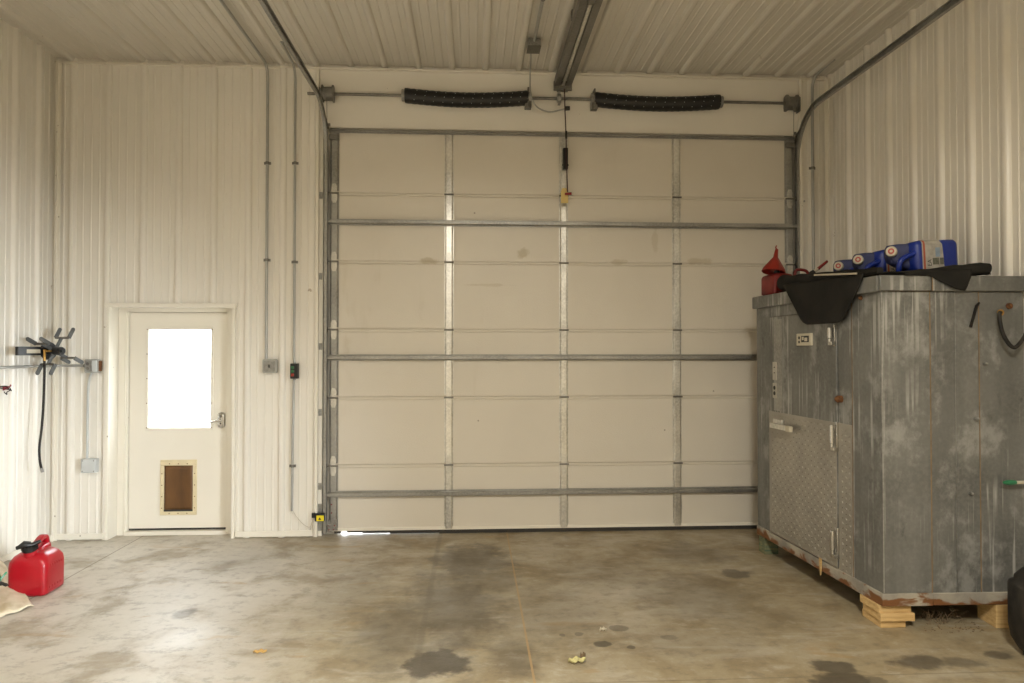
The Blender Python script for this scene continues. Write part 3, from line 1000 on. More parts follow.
# ceiling junction box with conduit, and the cable to the opener
jb = onZ(533.5, 46, H - .05)
jt = thing('junction_box', 'small square galvanized junction box on the ceiling left of the opener rail', 'junction box', (jb.x, jb.y, H - .05))
MB().box(jb.x - .052, jb.x + .052, jb.y - .09, jb.y + .06, H - .085, H - .022).build('box', M['galv'], jt, bevel=.004)
MB().box(jb.x - .056, jb.x + .056, jb.y - .094, jb.y + .064, H - .089, H - .085).build('cover', M['galvdark'], jt, bevel=.002)
conduit('conduit', 'gray conduit along the ceiling to the small galvanized junction box', [(jb.x + .012, .3, zc), (jb.x + .006, 3, zc), (jb.x, jb.y - .08, zc)], .014, [((jb.x + .004, 5.0, zc), 'y')], origin=(jb.x, jb.y - .08, zc))
pts = [Vector((jb.x - .02, jb.y + .06, H - .07)), onZ(530.5, 63, H - .035), onY(530, 78, D - .12), onY(530.5, 92, D - .125), onY(533, 102, D - .12), onY(540, 109, D - .08), onY(550, 112, D - .04), onY(560, 110, D - .05), onY(567, 108.5, D - .06)]
ct = thing('power_cord', 'thin gray power cord looping from the ceiling junction box below the torsion shaft', 'cord', pts[1])
MB().tube(spline(pts, 5), .007, 8).build('cable', M['conduit'], ct)
p = pts[-1]
MB().cyl((p.x - .02, p.y, p.z), (p.x + .025, p.y, p.z + .003), .020, n=12).build('plug', M['black'], ct)

# conduit in the right corner
xC = onY(812.6, 150, yw).x
pts = [onZ(834, 59, H - .004), Vector((xC + .004, D - .20, H - .035))] + [Vector((xC, D - .142 + .10 * math.sin(math.pi / 2 * k / 6), H - .16 + .12 * math.cos(math.pi / 2 * k / 6))) for k in range(1, 7)] + [Vector((xC, yw, .03))]
conduit('conduit', 'gray conduit down the narrow corner strip between overhead door and ribbed side wall', pts, .013,
        [((xC, yw, onY(813, 168, yw).z), 'z')], origin=(xC, yw, .03))

# ------------------------------------------------------------------ left corner: outlet, conduit, lower box, hose reel
ob = onY(93, 366, D - .05)
ot = thing('outlet_box', 'gray metal outlet box with a rust-brown side left of the entry door', 'outlet', (ob.x, D - .024, ob.z))
MB().loft([[Vector((ob.x + x, y, ob.z + z)) for (x, z) in rrect(.058, .060, .012, 4)] for y in (D - .023, D - .080)]).build('box', M['graybox'], ot, bevel=.003)
MB().box(ob.x - .052, ob.x + .010, D - .088, D - .080, ob.z - .046, ob.z + .046).build('cover_plate', M['galv'], ot, bevel=.003)
for dz in (-.020, .020):
    MB().cyl((ob.x - .025, D - .088, ob.z + dz), (ob.x - .025, D - .092, ob.z + dz), .014, n=16).build('receptacle', M['galvdark'], ot)
MB().box(ob.x + .012, ob.x + .050, D - .092, D - .080, ob.z - .05, ob.z + .05).build('flip_cover', M['lightgray'], ot, bevel=.004)
MB().box(ob.x + .058, ob.x + .066, D - .070, D - .026, ob.z - .045, ob.z + .045).build('side_plate', M['rust'], ot)
zo = ob.z + .003
pl = onX(0, 367.5, XL + .045)
conduit('conduit', 'gray conduit running along the ribbed side wall into the outlet box behind the hose reel',
        [(XL + .042, 1.5, zo), (XL + .042, D - .16, zo)] + [(XL + .042 + .11 - .11 * math.cos(a), D - .16 + .11 * math.sin(a) + .005, zo) for a in [math.pi / 2 * k / 5 for k in range(1, 6)]] + [(ob.x - .055, D - .045, zo)], .012,
        [((XL + .3, D - .046, zo), 'x'), ((XL + .042, 5.4, zo), 'y')], origin=(ob.x - .055, D - .045, zo))
lb = onY(90, 465.5, D - .05)
conduit('flexible_conduit', 'pale flexible conduit dropping from the outlet box to the small box near the floor', spline([(ob.x - .012, D - .05, ob.z - .06), onY(88.5, 385, D - .045), onY(87.5, 420, D - .045), onY(87.2, 459, D - .045)], 5), .010, [], 'lightgray', origin=(lb.x - .02, D - .045, lb.z + .05))
lt = thing('low_junction_box', 'small pale gray junction box low on the wall left of the entry door', 'junction box', (lb.x, D - .024, lb.z))
MB().box(lb.x - .064, lb.x + .064, D - .075, D - .023, lb.z - .062, lb.z + .062).build('box', M['lightgray'], lt, bevel=.005)
MB().box(lb.x - .060, lb.x + .060, D - .082, D - .075, lb.z - .058, lb.z + .058).build('lid', M['lightgray'], lt, bevel=.003)
for (sx, sz) in ((-1, 1), (1, -1), (1, 1), (-1, -1)):
    MB().cyl((lb.x + sx * .048, D - .0845, lb.z + sz * .046), (lb.x + sx * .048, D - .081, lb.z + sz * .046), .005, n=8).build('screw', M['galvdark'], lt)

# hose reel: flat black arm standing off the side wall, star of paddle arms
XB = XL + .17
ra, rb_ = onX(16.5, 351, XB), onX(62, 350, XB)
hr = thing('hose_reel', 'empty black wall hose reel with paddle-ended arms in the corner beside the entry door', 'hose reel', (XB, (ra.y + rb_.y) / 2, ra.z))
MB().box(XB - .012, XB + .012, ra.y, rb_.y, ra.z - .035, ra.z + .035).box(XL + .02, XB - .012, rb_.y - .16, rb_.y - .10, ra.z - .03, ra.z + .03).build('mounting_bar', M['black'], hr, bevel=.004)
pA_, pB_ = onX(27, 351, XB + .014), onX(40.5, 351, XB + .014)
MB().box(XB + .0121, XB + .0135, pA_.y, pB_.y, ra.z - .018, ra.z + .014).build('name_plate', M['cream'], hr)
hubY = onX(53, 351, XB + .06).y
hub = Vector((XB + .06, hubY, onX(53, 351, XB + .06).z))
ax = Vector((.93, -.37, 0)).normalized()
e1 = Vector((.37, .93, 0)).normalized()
e2 = Vector((0, 0, 1))
MB().cyl(hub - ax * .05, hub + ax * .09, .034, n=18).cyl(hub - ax * .055, hub - ax * .045, .075, n=20).build('hub', M['black'], hr)
MB().cyl(hub + ax * .09, hub + ax * .105, .030, n=16).cyl(hub + ax * .105, hub + ax * .115, .012, n=6).build('hub_cap', M['black'], hr)


def dir_(ang):
    a = math.radians(ang)
    return e1 * math.cos(a) + e2 * math.sin(a)


for ang in (62, 152, 242, -28):
    dr = dir_(ang)
    tn_ = dr.cross(ax)
    arm = MB()
    c0, c1 = hub, hub + dr * .125
    arm.obox((c0 + c1) / 2 + ax * .02, dr * .0625, tn_ * .015, ax * .004)
    ao = arm.build('arm', M['reel'], hr, bevel=.003)
    MB().obox(c1 + ax * .025, ax * .075, tn_ * .008, dr * .006).build('cross_piece', M['galvdark'], ao)
    for s in (-.050, .100):
        cc = c1 + ax * s
        pts = []
        for k in range(7):
            a = math.pi * k / 6
            pts.append(cc + dr * (.080 + .017 * math.sin(a)) + tn_ * (.017 * math.cos(a)))
        pts += [cc - tn_ * .017, cc + tn_ * .017]
        MB().prism(pts, ax * .007).build('paddle', M['reel'], ao, bevel=.0015)
fit = onX(44.6, 351, XB + .05)
MB().cyl(hub + ax * .02, fit, .008, n=10).cyl(fit + Vector((0, 0, .012)), fit + Vector((0, 0, -.05)), .011, n=8).cyl(fit + Vector((0, 0, -.05)), fit + Vector((0, 0, -.08)), .010, n=10).build('brass_swivel', M['brass'], hr)
hx = XB + .05
pts = [fit + Vector((0, 0, -.075))] + [onX(u, v, hx) for (u, v) in ((44.4, 375), (43.6, 400), (42, 425), (39.4, 447), (39.8, 460), (41.3, 468))]
MB().tube(spline(pts, 6), .0095, 8).build('lead_hose', M['blackdusty'], hr)
ev = pts[-1]
MB().cyl(ev, ev + Vector((.006, .006, -.035)), .012, n=8).build('hose_end_fitting', M['galv'], hr)

# small tangle on a hook at the picture's left side
hk = onX(4, 389, XL + .05)
wt = thing('wire_tangle', 'small red and dark wire tangle hooked on the ribbed side wall', 'wire', (hk.x, hk.y, hk.z))
MB().cyl((XL + .02, hk.y, hk.z + .015), (hk.x + .02, hk.y, hk.z + .015), .004, n=8).build('hook', M['galvdark'], wt)
random.seed(3)
pts = [hk + Vector((random.uniform(-.008, .03), random.uniform(-.09, .07), random.uniform(-.05, .03))) for _ in range(12)]
MB().tube(spline(pts, 4), .0035, 6).build('wire', M['blackdusty'], wt)
pts = [hk + Vector((random.uniform(.0, .03), random.uniform(-.06, .05), random.uniform(-.01, .03))) for _ in range(6)]
MB().tube(spline(pts, 4), .0055, 6).build('red_wire', M['rope'], wt)
random.seed(7)

# ------------------------------------------------------------------ walk-in cooler
A = Vector((2.390, 5.702, 0)); B = Vector((2.459, 4.039, 0)); Cc = Vector((3.350, 4.020, 0)); Dd = Vector((3.350, 5.705, 0))
zB, zS, zK, zT = .143, .218, 2.035, 2.132
nL = Vector((-(A - B).y, (A - B).x, 0)).normalized()
if nL.x > 0:
    nL = -nL
tL = (A - B).normalized()              # along the left face, away from camera
nF = Vector((0, -1, 0)); tF = (Cc - B).normalized(); nF = Vector((tF.y, -tF.x, 0)).normalized()
wc = thing('walk_in_cooler', 'tall weathered galvanized metal walk-in cooler raised on wooden blocks', 'walk-in cooler', ((A + B + Cc + Dd) / 4).to_tuple())
wc.location.z = zB


def LF(u, v, off=0.0):
    return onP(u, v, B + nL * off, nL)


def FF(u, v, off=0.0):
    return onP(u, v, B + nF * off, nF)


def lbox(mb, s0, s1, z0, z1, o0, o1):
    """box on the left face: s = metres from B along it, o = metres outward"""
    c = B + tL * ((s0 + s1) / 2) + nL * ((o0 + o1) / 2) + Vector((0, 0, (z0 + z1) / 2))
    mb.obox(c, tL * ((s1 - s0) / 2), nL * ((o1 - o0) / 2), Vector((0, 0, (z1 - z0) / 2)))
    return mb


def fbox(mb, s0, s1, z0, z1, o0, o1):
    c = B + tF * ((s0 + s1) / 2) + nF * ((o0 + o1) / 2) + Vector((0, 0, (z0 + z1) / 2))
    mb.obox(c, tF * ((s1 - s0) / 2), nF * ((o1 - o0) / 2), Vector((0, 0, (z1 - z0) / 2)))
    return mb


def sL(u, v=450):
    return (LF(u, v) - B).dot(tL)


def sF(u, v=450):
    return (FF(u, v) - B).dot(tF)


LLEN = (A - B).length
FLEN = (Cc - B).length


def inset(p, d):
    c = (A + B + Cc + Dd) / 4
    return p + (c - p).normalized() * d


core = [inset(p, .012) for p in (A, B, Cc, Dd)]
MB().prism([p + Vector((0, 0, zB + .02)) for p in core], (0, 0, zK - zB)).build('insulated_core', M['seam'], wc)
# left face: back strip, fixed jamb strip, corner strip
sd0, sd1 = sL(838.8), sL(771)    # door span
sj = sL(852.7)
g = .003
for (s0, s1) in ((sd1 + g, LLEN), (0, sj - g)):
    lbox(MB(), s0, s1, zS, zK, -.01, 0).build('side_panel', M['cooler'], wc, bevel=.002)
zdp = LF(812, 418).z                      # top of the diamond plate
zdt_ = LF(771, 317.5).z                   # top of the door
lbox(MB(), sj + g, sd0 - g, zdp, zK, -.01, .001).build('jamb_panel', M['cooler'], wc, bevel=.002)
lbox(MB(), sd0 - g, sd1 + g, zdt_ + g, zK, -.01, -.001).build('head_panel', M['cooler'], wc, bevel=.002)
# front face panels
fs = [0, sF(931.5), sF(956), sF(980), FLEN]
for i in range(4):
    fbox(MB(), fs[i] + (g if i else 0), fs[i + 1] - (g if i in (0, 2) else .0012), zS, zK, -.01, [0, .001, 0, -.002][i]).build('front_panel', M['cooler'], wc, bevel=.002)
# base skirt
sk = MB()
lbox(sk, -.012, LLEN, zB, zS, -.02, .010)
sko = sk.build('base_skirt', M['skirt'], wc, bevel=.004)
s_mid = sF(931)
fbox(MB(), 0, s_mid - .001, zB, zS, -.02, .012).build('base_skirt', M['skirt'], wc, bevel=.004)
fbox(MB(), s_mid + .001, FLEN, zB + .002, zS + .001, -.02, .010).build('base_skirt', M['skirt'], wc, bevel=.004)
# floor pan so that the underside is closed
MB().prism([inset(p, .03) + Vector((0, 0, zB + .004)) for p in (A, B, Cc, Dd)], (0, 0, .03)).build('floor_pan', M['galvdark'], wc)
# roof caps
ov = .028
lc = MB()
lbox(lc, -.005, LLEN + ov, zK, zT, -.05, ov)
lc.build('roof_cap', M['cooler'], wc, bevel=.006)
fbox(MB(), -.018, s_mid - .003, zK + .004, zT, -.05, ov).build('roof_cap', M['cooler'], wc, bevel=.006)
fbox(MB(), s_mid + .003, FLEN, zK + .002, zT - .002, -.05, ov - .004).build('roof_cap', M['cooler'], wc, bevel=.006)
MB().prism([inset(p, .02) + Vector((0, 0, zK)) for p in (A, B, Cc, Dd)], (0, 0, zT - zK - .004)).build('roof_panel', M['cooler'], wc)
# kraft-coloured seam strips
sm = MB()
lbox(sm, sj - .0028, sj + .0028, zS, zK, -.01, .0015)
fbox(sm, s_mid - .0035, s_mid + .0035, zS, zK, -.01, .0015)
fbox(sm, fs[3] - .003, fs[3] + .003, zS, zK, -.01, .0015)
sm.build('seam_strip', M['seam'], wc, smooth=0)
MB().obox(B + nF * (ov + .001) + tF * s_mid + Vector((0, 0, (zK + zT) / 2)), tF * .003, nF * .002, Vector((0, 0, .045))).build('cap_seam', M['seam'], wc)
for (s, q) in ((fs[2], 'f'),):
    fbox(MB(), s - .0015, s + .0015, zS, zK, 0, .0022).build('bright_seam', M['galv'], wc)
fbox(MB(), .004, .010, zS, zK, 0, .0018).build('bright_seam', M['galv'], wc)

# door of the cooler
dmb = lbox(MB(), sd0 + g, sd1 - g, zS + .01, zdt_, -.01, .012)
cdoor = dmb.build('cooler_door', M['cooler'], wc, bevel=.004)


def lugs(mb, s0, s1, z0, z1, off):
    rows = int((z1 - z0) / .034)
    colsn = int((s1 - s0) / .042)
    for r in range(rows):
        for c in range(colsn):
            s = s0 + .021 + c * .042
            z = z0 + .017 + r * .034
            up = (r + c) % 2
            cc = B + tL * s + Vector((0, 0, z)) + nL * off
            a = (tL * (.7 if up else -.7) + Vector((0, 0, .7)))
            b = (tL * (.7 if up else -.7) - Vector((0, 0, .7)))
            L, W = .0105, .0040
            mb.add([cc + a * L, cc + b * W, cc - a * L, cc - b * W, cc + nL * .0032 + a * L * .45, cc + nL * .0032 - a * L * .45],
                   [(0, 4, 1), (1, 4, 5, 2), (2, 5, 3), (3, 5, 4, 0)])
    return mb


kp = lbox(MB(), sd0 + g, sd1 - g, zS + .012, zdp, .012, .015)
lugs(kp, sd0 + g, sd1 - g, zS + .012, zdp, .0149)
kp.build('diamond_plate', M['plate'], cdoor, smooth=0)
jp = lbox(MB(), sj + g, sd0 - g, zS, zdp, -.01, .006)
lugs(jp, sj + g, sd0 - g, zS, zdp, .0059)
jp.build('diamond_plate', M['plate'], wc, smooth=0)
# white dirty strip + latch-side vent plates
s0_, s1_ = sL(776.5), sL(774.5)
lbox(MB(), sL(784), sL(776), zdp + .01, zdt_ - .02, .012, .0135).build('door_edge_strip', M['galv'], cdoor)
zt1, zt2, zt3, zt4 = LF(777, 362).z, LF(777, 380).z, LF(777, 383).z, LF(777, 398).z
for (za, zb_) in ((zt2, zt1), (zt4, zt3)):
    po = lbox(MB(), sL(779.2), sL(775.2), za, zb_, .0135, .019).build('strike_plate', M['strike'], cdoor, bevel=.002)
    for q, r_ in (((.32, .016), (.68, .016)) if za == zt4 else ((.4, .005), (.7, .005))):
        c = B + tL * sL(777.2) + Vector((0, 0, za + (zb_ - za) * q)) + nL * .0192
        MB().cyl(c, c + nL * .003, r_, n=12).build('keyhole', M['ink'], po)
# hinges
for (v0, v1, u) in ((326, 345, 836.5), (423.5, 450.5, 838), (529, 557, 838)):
    z1, z0 = LF(u, v0).z, LF(u, v1).z
    s = sL(u)
    h_ = MB()
    lbox(h_, s - .022, s - .006, z0 - .005, z1 + .012, .002, .022)
    c0 = B + tL * (s + .012) + nL * .036
    h_.cyl(c0 + Vector((0, 0, z0 + .045)), c0 + Vector((0, 0, z1 - .01)), .0155, n=14)
    h_.cyl(c0 + Vector((0, 0, z0 + .02)), c0 + Vector((0, 0, z0 + .045)), .012, n=14)
    lbox(h_, s - .022, s + .026, z0 - .002, z0 + .024, .006, .042)
    h_.build('hinge', M['chrome'], wc, bevel=.002)
# door handle: lever standing off the plate
hp, hq = LF(781, 424.5), LF(798, 430)
zh_ = (LF(788, 427).z)
sa, sb_ = sL(795), sL(779)
ha = MB()
lbox(ha, sL(786), sL(777), zh_ - .005, zh_ + .05, .014, .034)
lbox(ha, sL(799), sL(779), zh_ - .018, zh_ + .020, .055, .078)
lbox(ha, sL(782), sL(779), zh_ - .015, zh_ + .018, .03, .06)
hoo = ha.build('handle', M['stile'], cdoor, bevel=.004)
lbox(MB(), sL(799.6), sL(795.5), zh_ - .021, zh_ + .023, .052, .081).build('handle_grip', M['cream'], hoo, bevel=.003)
# rating plate
p = LF(805.5, 339.5, .014)
s = (p - B).dot(tL)
hw = abs(sL(798.5) - sL(812.8)) / 2
hh = (LF(805, 333.5).z - LF(805, 345.5).z) / 2
ip = lbox(MB(), s - hw, s + hw, p.z - hh, p.z + hh, .012, .030).build('thermometer_plate', M['cream'], cdoor, bevel=.003)
k = MB()
lbox(k, s - hw * .75, s + hw * .30, p.z - hh * .45, p.z + hh * .6, .030, .031)
c = B + tL * (s + hw * .6) + nL * .030 + Vector((0, 0, p.z + hh * .3))
k.cyl(c, c + nL * .002, .012, n=10)
c = c - Vector((0, 0, hh * .7))
k.cyl(c, c + nL * .002, .010, n=10)
k.build('dial_print', M['ink'], ip)
k = MB()
lbox(k, s - hw * .55, s - hw * .15, p.z - hh * .3, p.z + hh * .3, .031, .0315)
lbox(k, s - hw * .05, s + hw * .2, p.z - hh * .1, p.z + hh * .45, .031, .0315)
k.build('dial_needle', M['cream'], ip)
# rusty knobs and bolts
def bolt_l(u, v, r, nm, m, out=.02):
    c = LF(u, v, .0)
    MB().cyl(c, c + nL * out, r, n=14).sphere(c + nL * out, r * .8, 10).build(nm, M[m], wc)
def bolt_f(u, v, r, nm, m, out=.014):
    c = FF(u, v, .0)
    MB().cyl(c, c + nF * out, r, n=12).sphere(c + nF * out, r * .8, 8).build(nm, M[m], wc)
bolt_l(841.5, 399, .024, 'rusty_knob', 'rust', .03)
bolt_l(861.3, 298, .014, 'rusty_bolt', 'rust', .008)
bolt_f(1008.5, 306, .018, 'rusty_bolt', 'rust')
bolt_f(984.5, 363.5, .010, 'screw_stub', 'galv', .02)
bolt_f(975.5, 418.5, .012, 'screw_stub', 'galv', .02)
bolt_f(970, 493, .010, 'screw_stub', 'galv', .02)
# bent black rod, cable loop, hanging splinter
p0_, p1_ = FF(979, 303, .012), FF(976.5, 306, .03)
MB().tube([FF(979.5, 303, .0), p0_, p1_, FF(970.5, 327, .03)], [.004, .006, .009, .009], 8).build('bent_rod', M['tarp'], wc)
c0 = FF(1000.4, 312.5, 0)
MB().cyl(c0 - nF * .002, c0 + nF * .006, .02, n=12).build('cable_grommet', M['brass'], wc)
pts = [FF(1000.4, 312.5, 0), FF(999.5, 314, .05), FF(1000, 322, .06), FF(1003, 334, .07), FF(1009, 344, .08), FF(1014.5, 347.5, .085), FF(1020, 343, .085), FF(1026, 334, .08), FF(1034, 318, .06), FF(1038, 306, .0)]
MB().tube(spline(pts, 5), .0115, 10).build('power_cable', M['blackdusty'], wc)
pg = FF(1003.5, 482.5, .05)
pgd = Vector((tF.x, tF.y, 0))
gh = MB().tube([pg, pg + pgd * .02, pg + pgd * .055, pg + pgd * .075], [.008, .015, .016, .012], 12).build('green_plug', M['green'], wc)
MB().tube([pg + pgd * .07, pg + pgd * .14, pg + pgd * .22 - nF * .05], .010, 8).build('white_pipe', M['cream'], gh)
sp0 = LF(821, 558, .012)
MB().prism([sp0 + tL * -.012, sp0 + tL * .016, sp0 + tL * .010 + Vector((0, 0, -.06)), sp0 + Vector((0, 0, -.12)), sp0 - tL * .012 + Vector((0, 0, -.07))], nL * .008).build('hanging_splinter', M['wood'], wc)

# ------------------------------------------------------------------ wooden blocks
def board(label, c, hx, hy, z0, z1, rz, m='wood'):
    o = MB()
    n = 5
    rings = []
    for i in range(n + 1):
        x = -hx + 2 * hx * i / n
        w = .0012 * math.sin(i * 2.1)
        rings.append([Vector((x, -hy + w, 0)), Vector((x, hy + w, 0)), Vector((x, hy + w, z1 - z0)), Vector((x, -hy + w, z1 - z0))])
    o.loft(rings)
    ob_ = o.build('wooden_block', M[m], bevel=.003, smooth=0)
    ob_.location = (c[0], c[1], z0)
    ob_.rotation_euler = (0, 0, rz)
    return tag(ob_, label, 'block', 'wooden blocks under the cooler')


pb_ = onZ(890, 627, 0)
cx_, cy_ = B.x + .088, B.y + .115
board('bottom pine board of the stack under the near cooler corner', (cx_ - .010, cy_ + .01), .078, .10, 0.001, .046, 0)
board('middle pine board with a split in the stack under the near cooler corner', (cx_ + .008, cy_ - .012), .105, .10, .0465, .095, -.02)
board('top pine board directly beneath the near corner of the metal cooler', (cx_ - .006, cy_ + .0), .102, .10, .0955, zB - .0005, .02)
board('green-stained wooden block under the far cooler corner by the overhead door', (A.x + .065, A.y - .06), .058, .055, .001, zB - .0005, .05, 'oldwood')
board('pine block under the cooler front beside the black jerry can', (3.27, B.y + .06), .11, .09, .001, zB - .0005, -.1)

# cobweb fluff and chaff under the front edge
rnd = random.Random(5)
fz = MB()
for k in range(46):
    x = B.x + .33 + rnd.random() * .26
    y = B.y + .05 + rnd.random() * .12
    a = rnd.random() * 6.3
    l_ = .02 + rnd.random() * .05
    p = Vector((x, y, .004))
    fz.tube([p, p + Vector((math.cos(a) * l_ * .5, math.sin(a) * l_ * .5, l_ * rnd.random())), p + Vector((math.cos(a) * l_, math.sin(a) * l_, l_ * rnd.random() * 1.3))], .0014, 4)
for k in range(60):
    p = onZ(924 + rnd.random() * 60, 622 + rnd.random() * 12, .003)
    fz.sphere(p, .003 + rnd.random() * .005, 6, .5)
tag(fz.build('chaff_debris', M['seam'], origin=(B.x + .4, B.y + .1, 0)), 'dry chaff and fluff on the floor under the cooler front edge', 'debris', kind='stuff')

# ------------------------------------------------------------------ black tarp on the cooler roof
tp = thing('black_tarp', 'dusty black tarp bunched over the cooler roof with flaps hanging down', 'tarp', (B.x + .45, B.y + .6, zT))
Bt = B + Vector((0, 0, zT))


def LT(s, o, z):
    return B + tL * s - nL * o + Vector((0, 0, z))


sheet = MB().grid(lambda a, b: LT(-.01 + b * 1.30, -.005 + a * .72, zT + .010 + .012 * mnoise.noise(Vector((a * 5, b * 7, 0))) + .006), 16, 22)
sheet.build('sheet', M['tarp'], tp, solid=.006)
# fold rolled along the side edge, fat at the far end
pts, rr = [], []
for k in range(15):
    q = k / 14
    s = .02 + q * 1.24
    z = zT + .014 + (.020 + .042 * q) * (1 + .10 * math.sin(k * 1.9))
    pts.append(LT(s, .012 + .035 * q + .008 * math.sin(k * 1.3), z))
    rr.append((.020 + .043 * q) * (1 + .06 * math.sin(k * 2.3)))
MB().tube(pts, rr, 14).build('rolled_edge', M['tarp'], tp)
# roll along the front edge, fat at its free end
pts, rr = [], []
for k in range(14):
    q = k / 13
    x = q * .665
    r = .010 + .026 * min(1, q * 1.25) ** 1.6
    pts.append(B + tF * x - nF * (.03 - .035 * q) + Vector((0, 0, zT + r + .004 + .006 * math.sin(k * 1.7) * q)))
    rr.append(r * (1 + .05 * math.sin(k * 2.9)))
MB().tube(pts, rr, 14).build('rolled_edge', M['tarp'], tp)


def drape(top, bot, planef, off, nu, nv, wav, name):
    def ln(pl, t):
        seg = [(Vector(pl[i + 1]) - Vector(pl[i])).length for i in range(len(pl) - 1)]
        d = t * sum(seg)
        for i, L in enumerate(seg):
            if d <= L or i == len(seg) - 1:
                return Vector(pl[i]).lerp(Vector(pl[i + 1]), min(1, d / L))
            d -= L
    def fn(a, b):
        p = ln(top, a).lerp(ln(bot, a), b)
        o = off + wav * b * (math.sin(a * 9 + b * 2) * .6 + math.sin(a * 21 + b) * .25 + .4)
        return planef(p.x, p.y, o)
    MB().grid(fn, nu, nv).build(name, M['tarp'], tp, solid=.005)


drape([(783, 285), (800, 282), (830, 278), (863.5, 274)], [(788, 295), (797, 312), (801.5, 321), (806, 324.8), (838, 323), (842.5, 319), (853, 300), (863, 279)], LF, .036, 26, 14, .022, 'side_flap')
drape([(905, 273), (930, 271), (955, 269), (972, 269)], [(906, 275), (930, 276), (957, 289.5), (965.5, 291), (971.5, 275)], FF, .034, 18, 8, .010, 'front_flap')
lathp = [LF(822, 276.2, .0), LF(864, 276, .0)]
s0, s1 = sL(864, 276), sL(822, 276)
zl = zT + .058
lt_ = MB().obox(B + tL * ((s0 + s1) / 2) + nL * .052 + Vector((0, 0, zT + .052)), tL * ((s1 - s0) / 2) + Vector((0, 0, .022)), nL * .008, Vector((0, 0, .006)))
tag(lt_.build('wood_lath', M['lath'], bevel=.001, origin=B + tL * ((s0 + s1) / 2) + nL * .04 + Vector((0, 0, zT + .045))), 'thin pale wooden lath lying on the black tarp edge', 'lath')

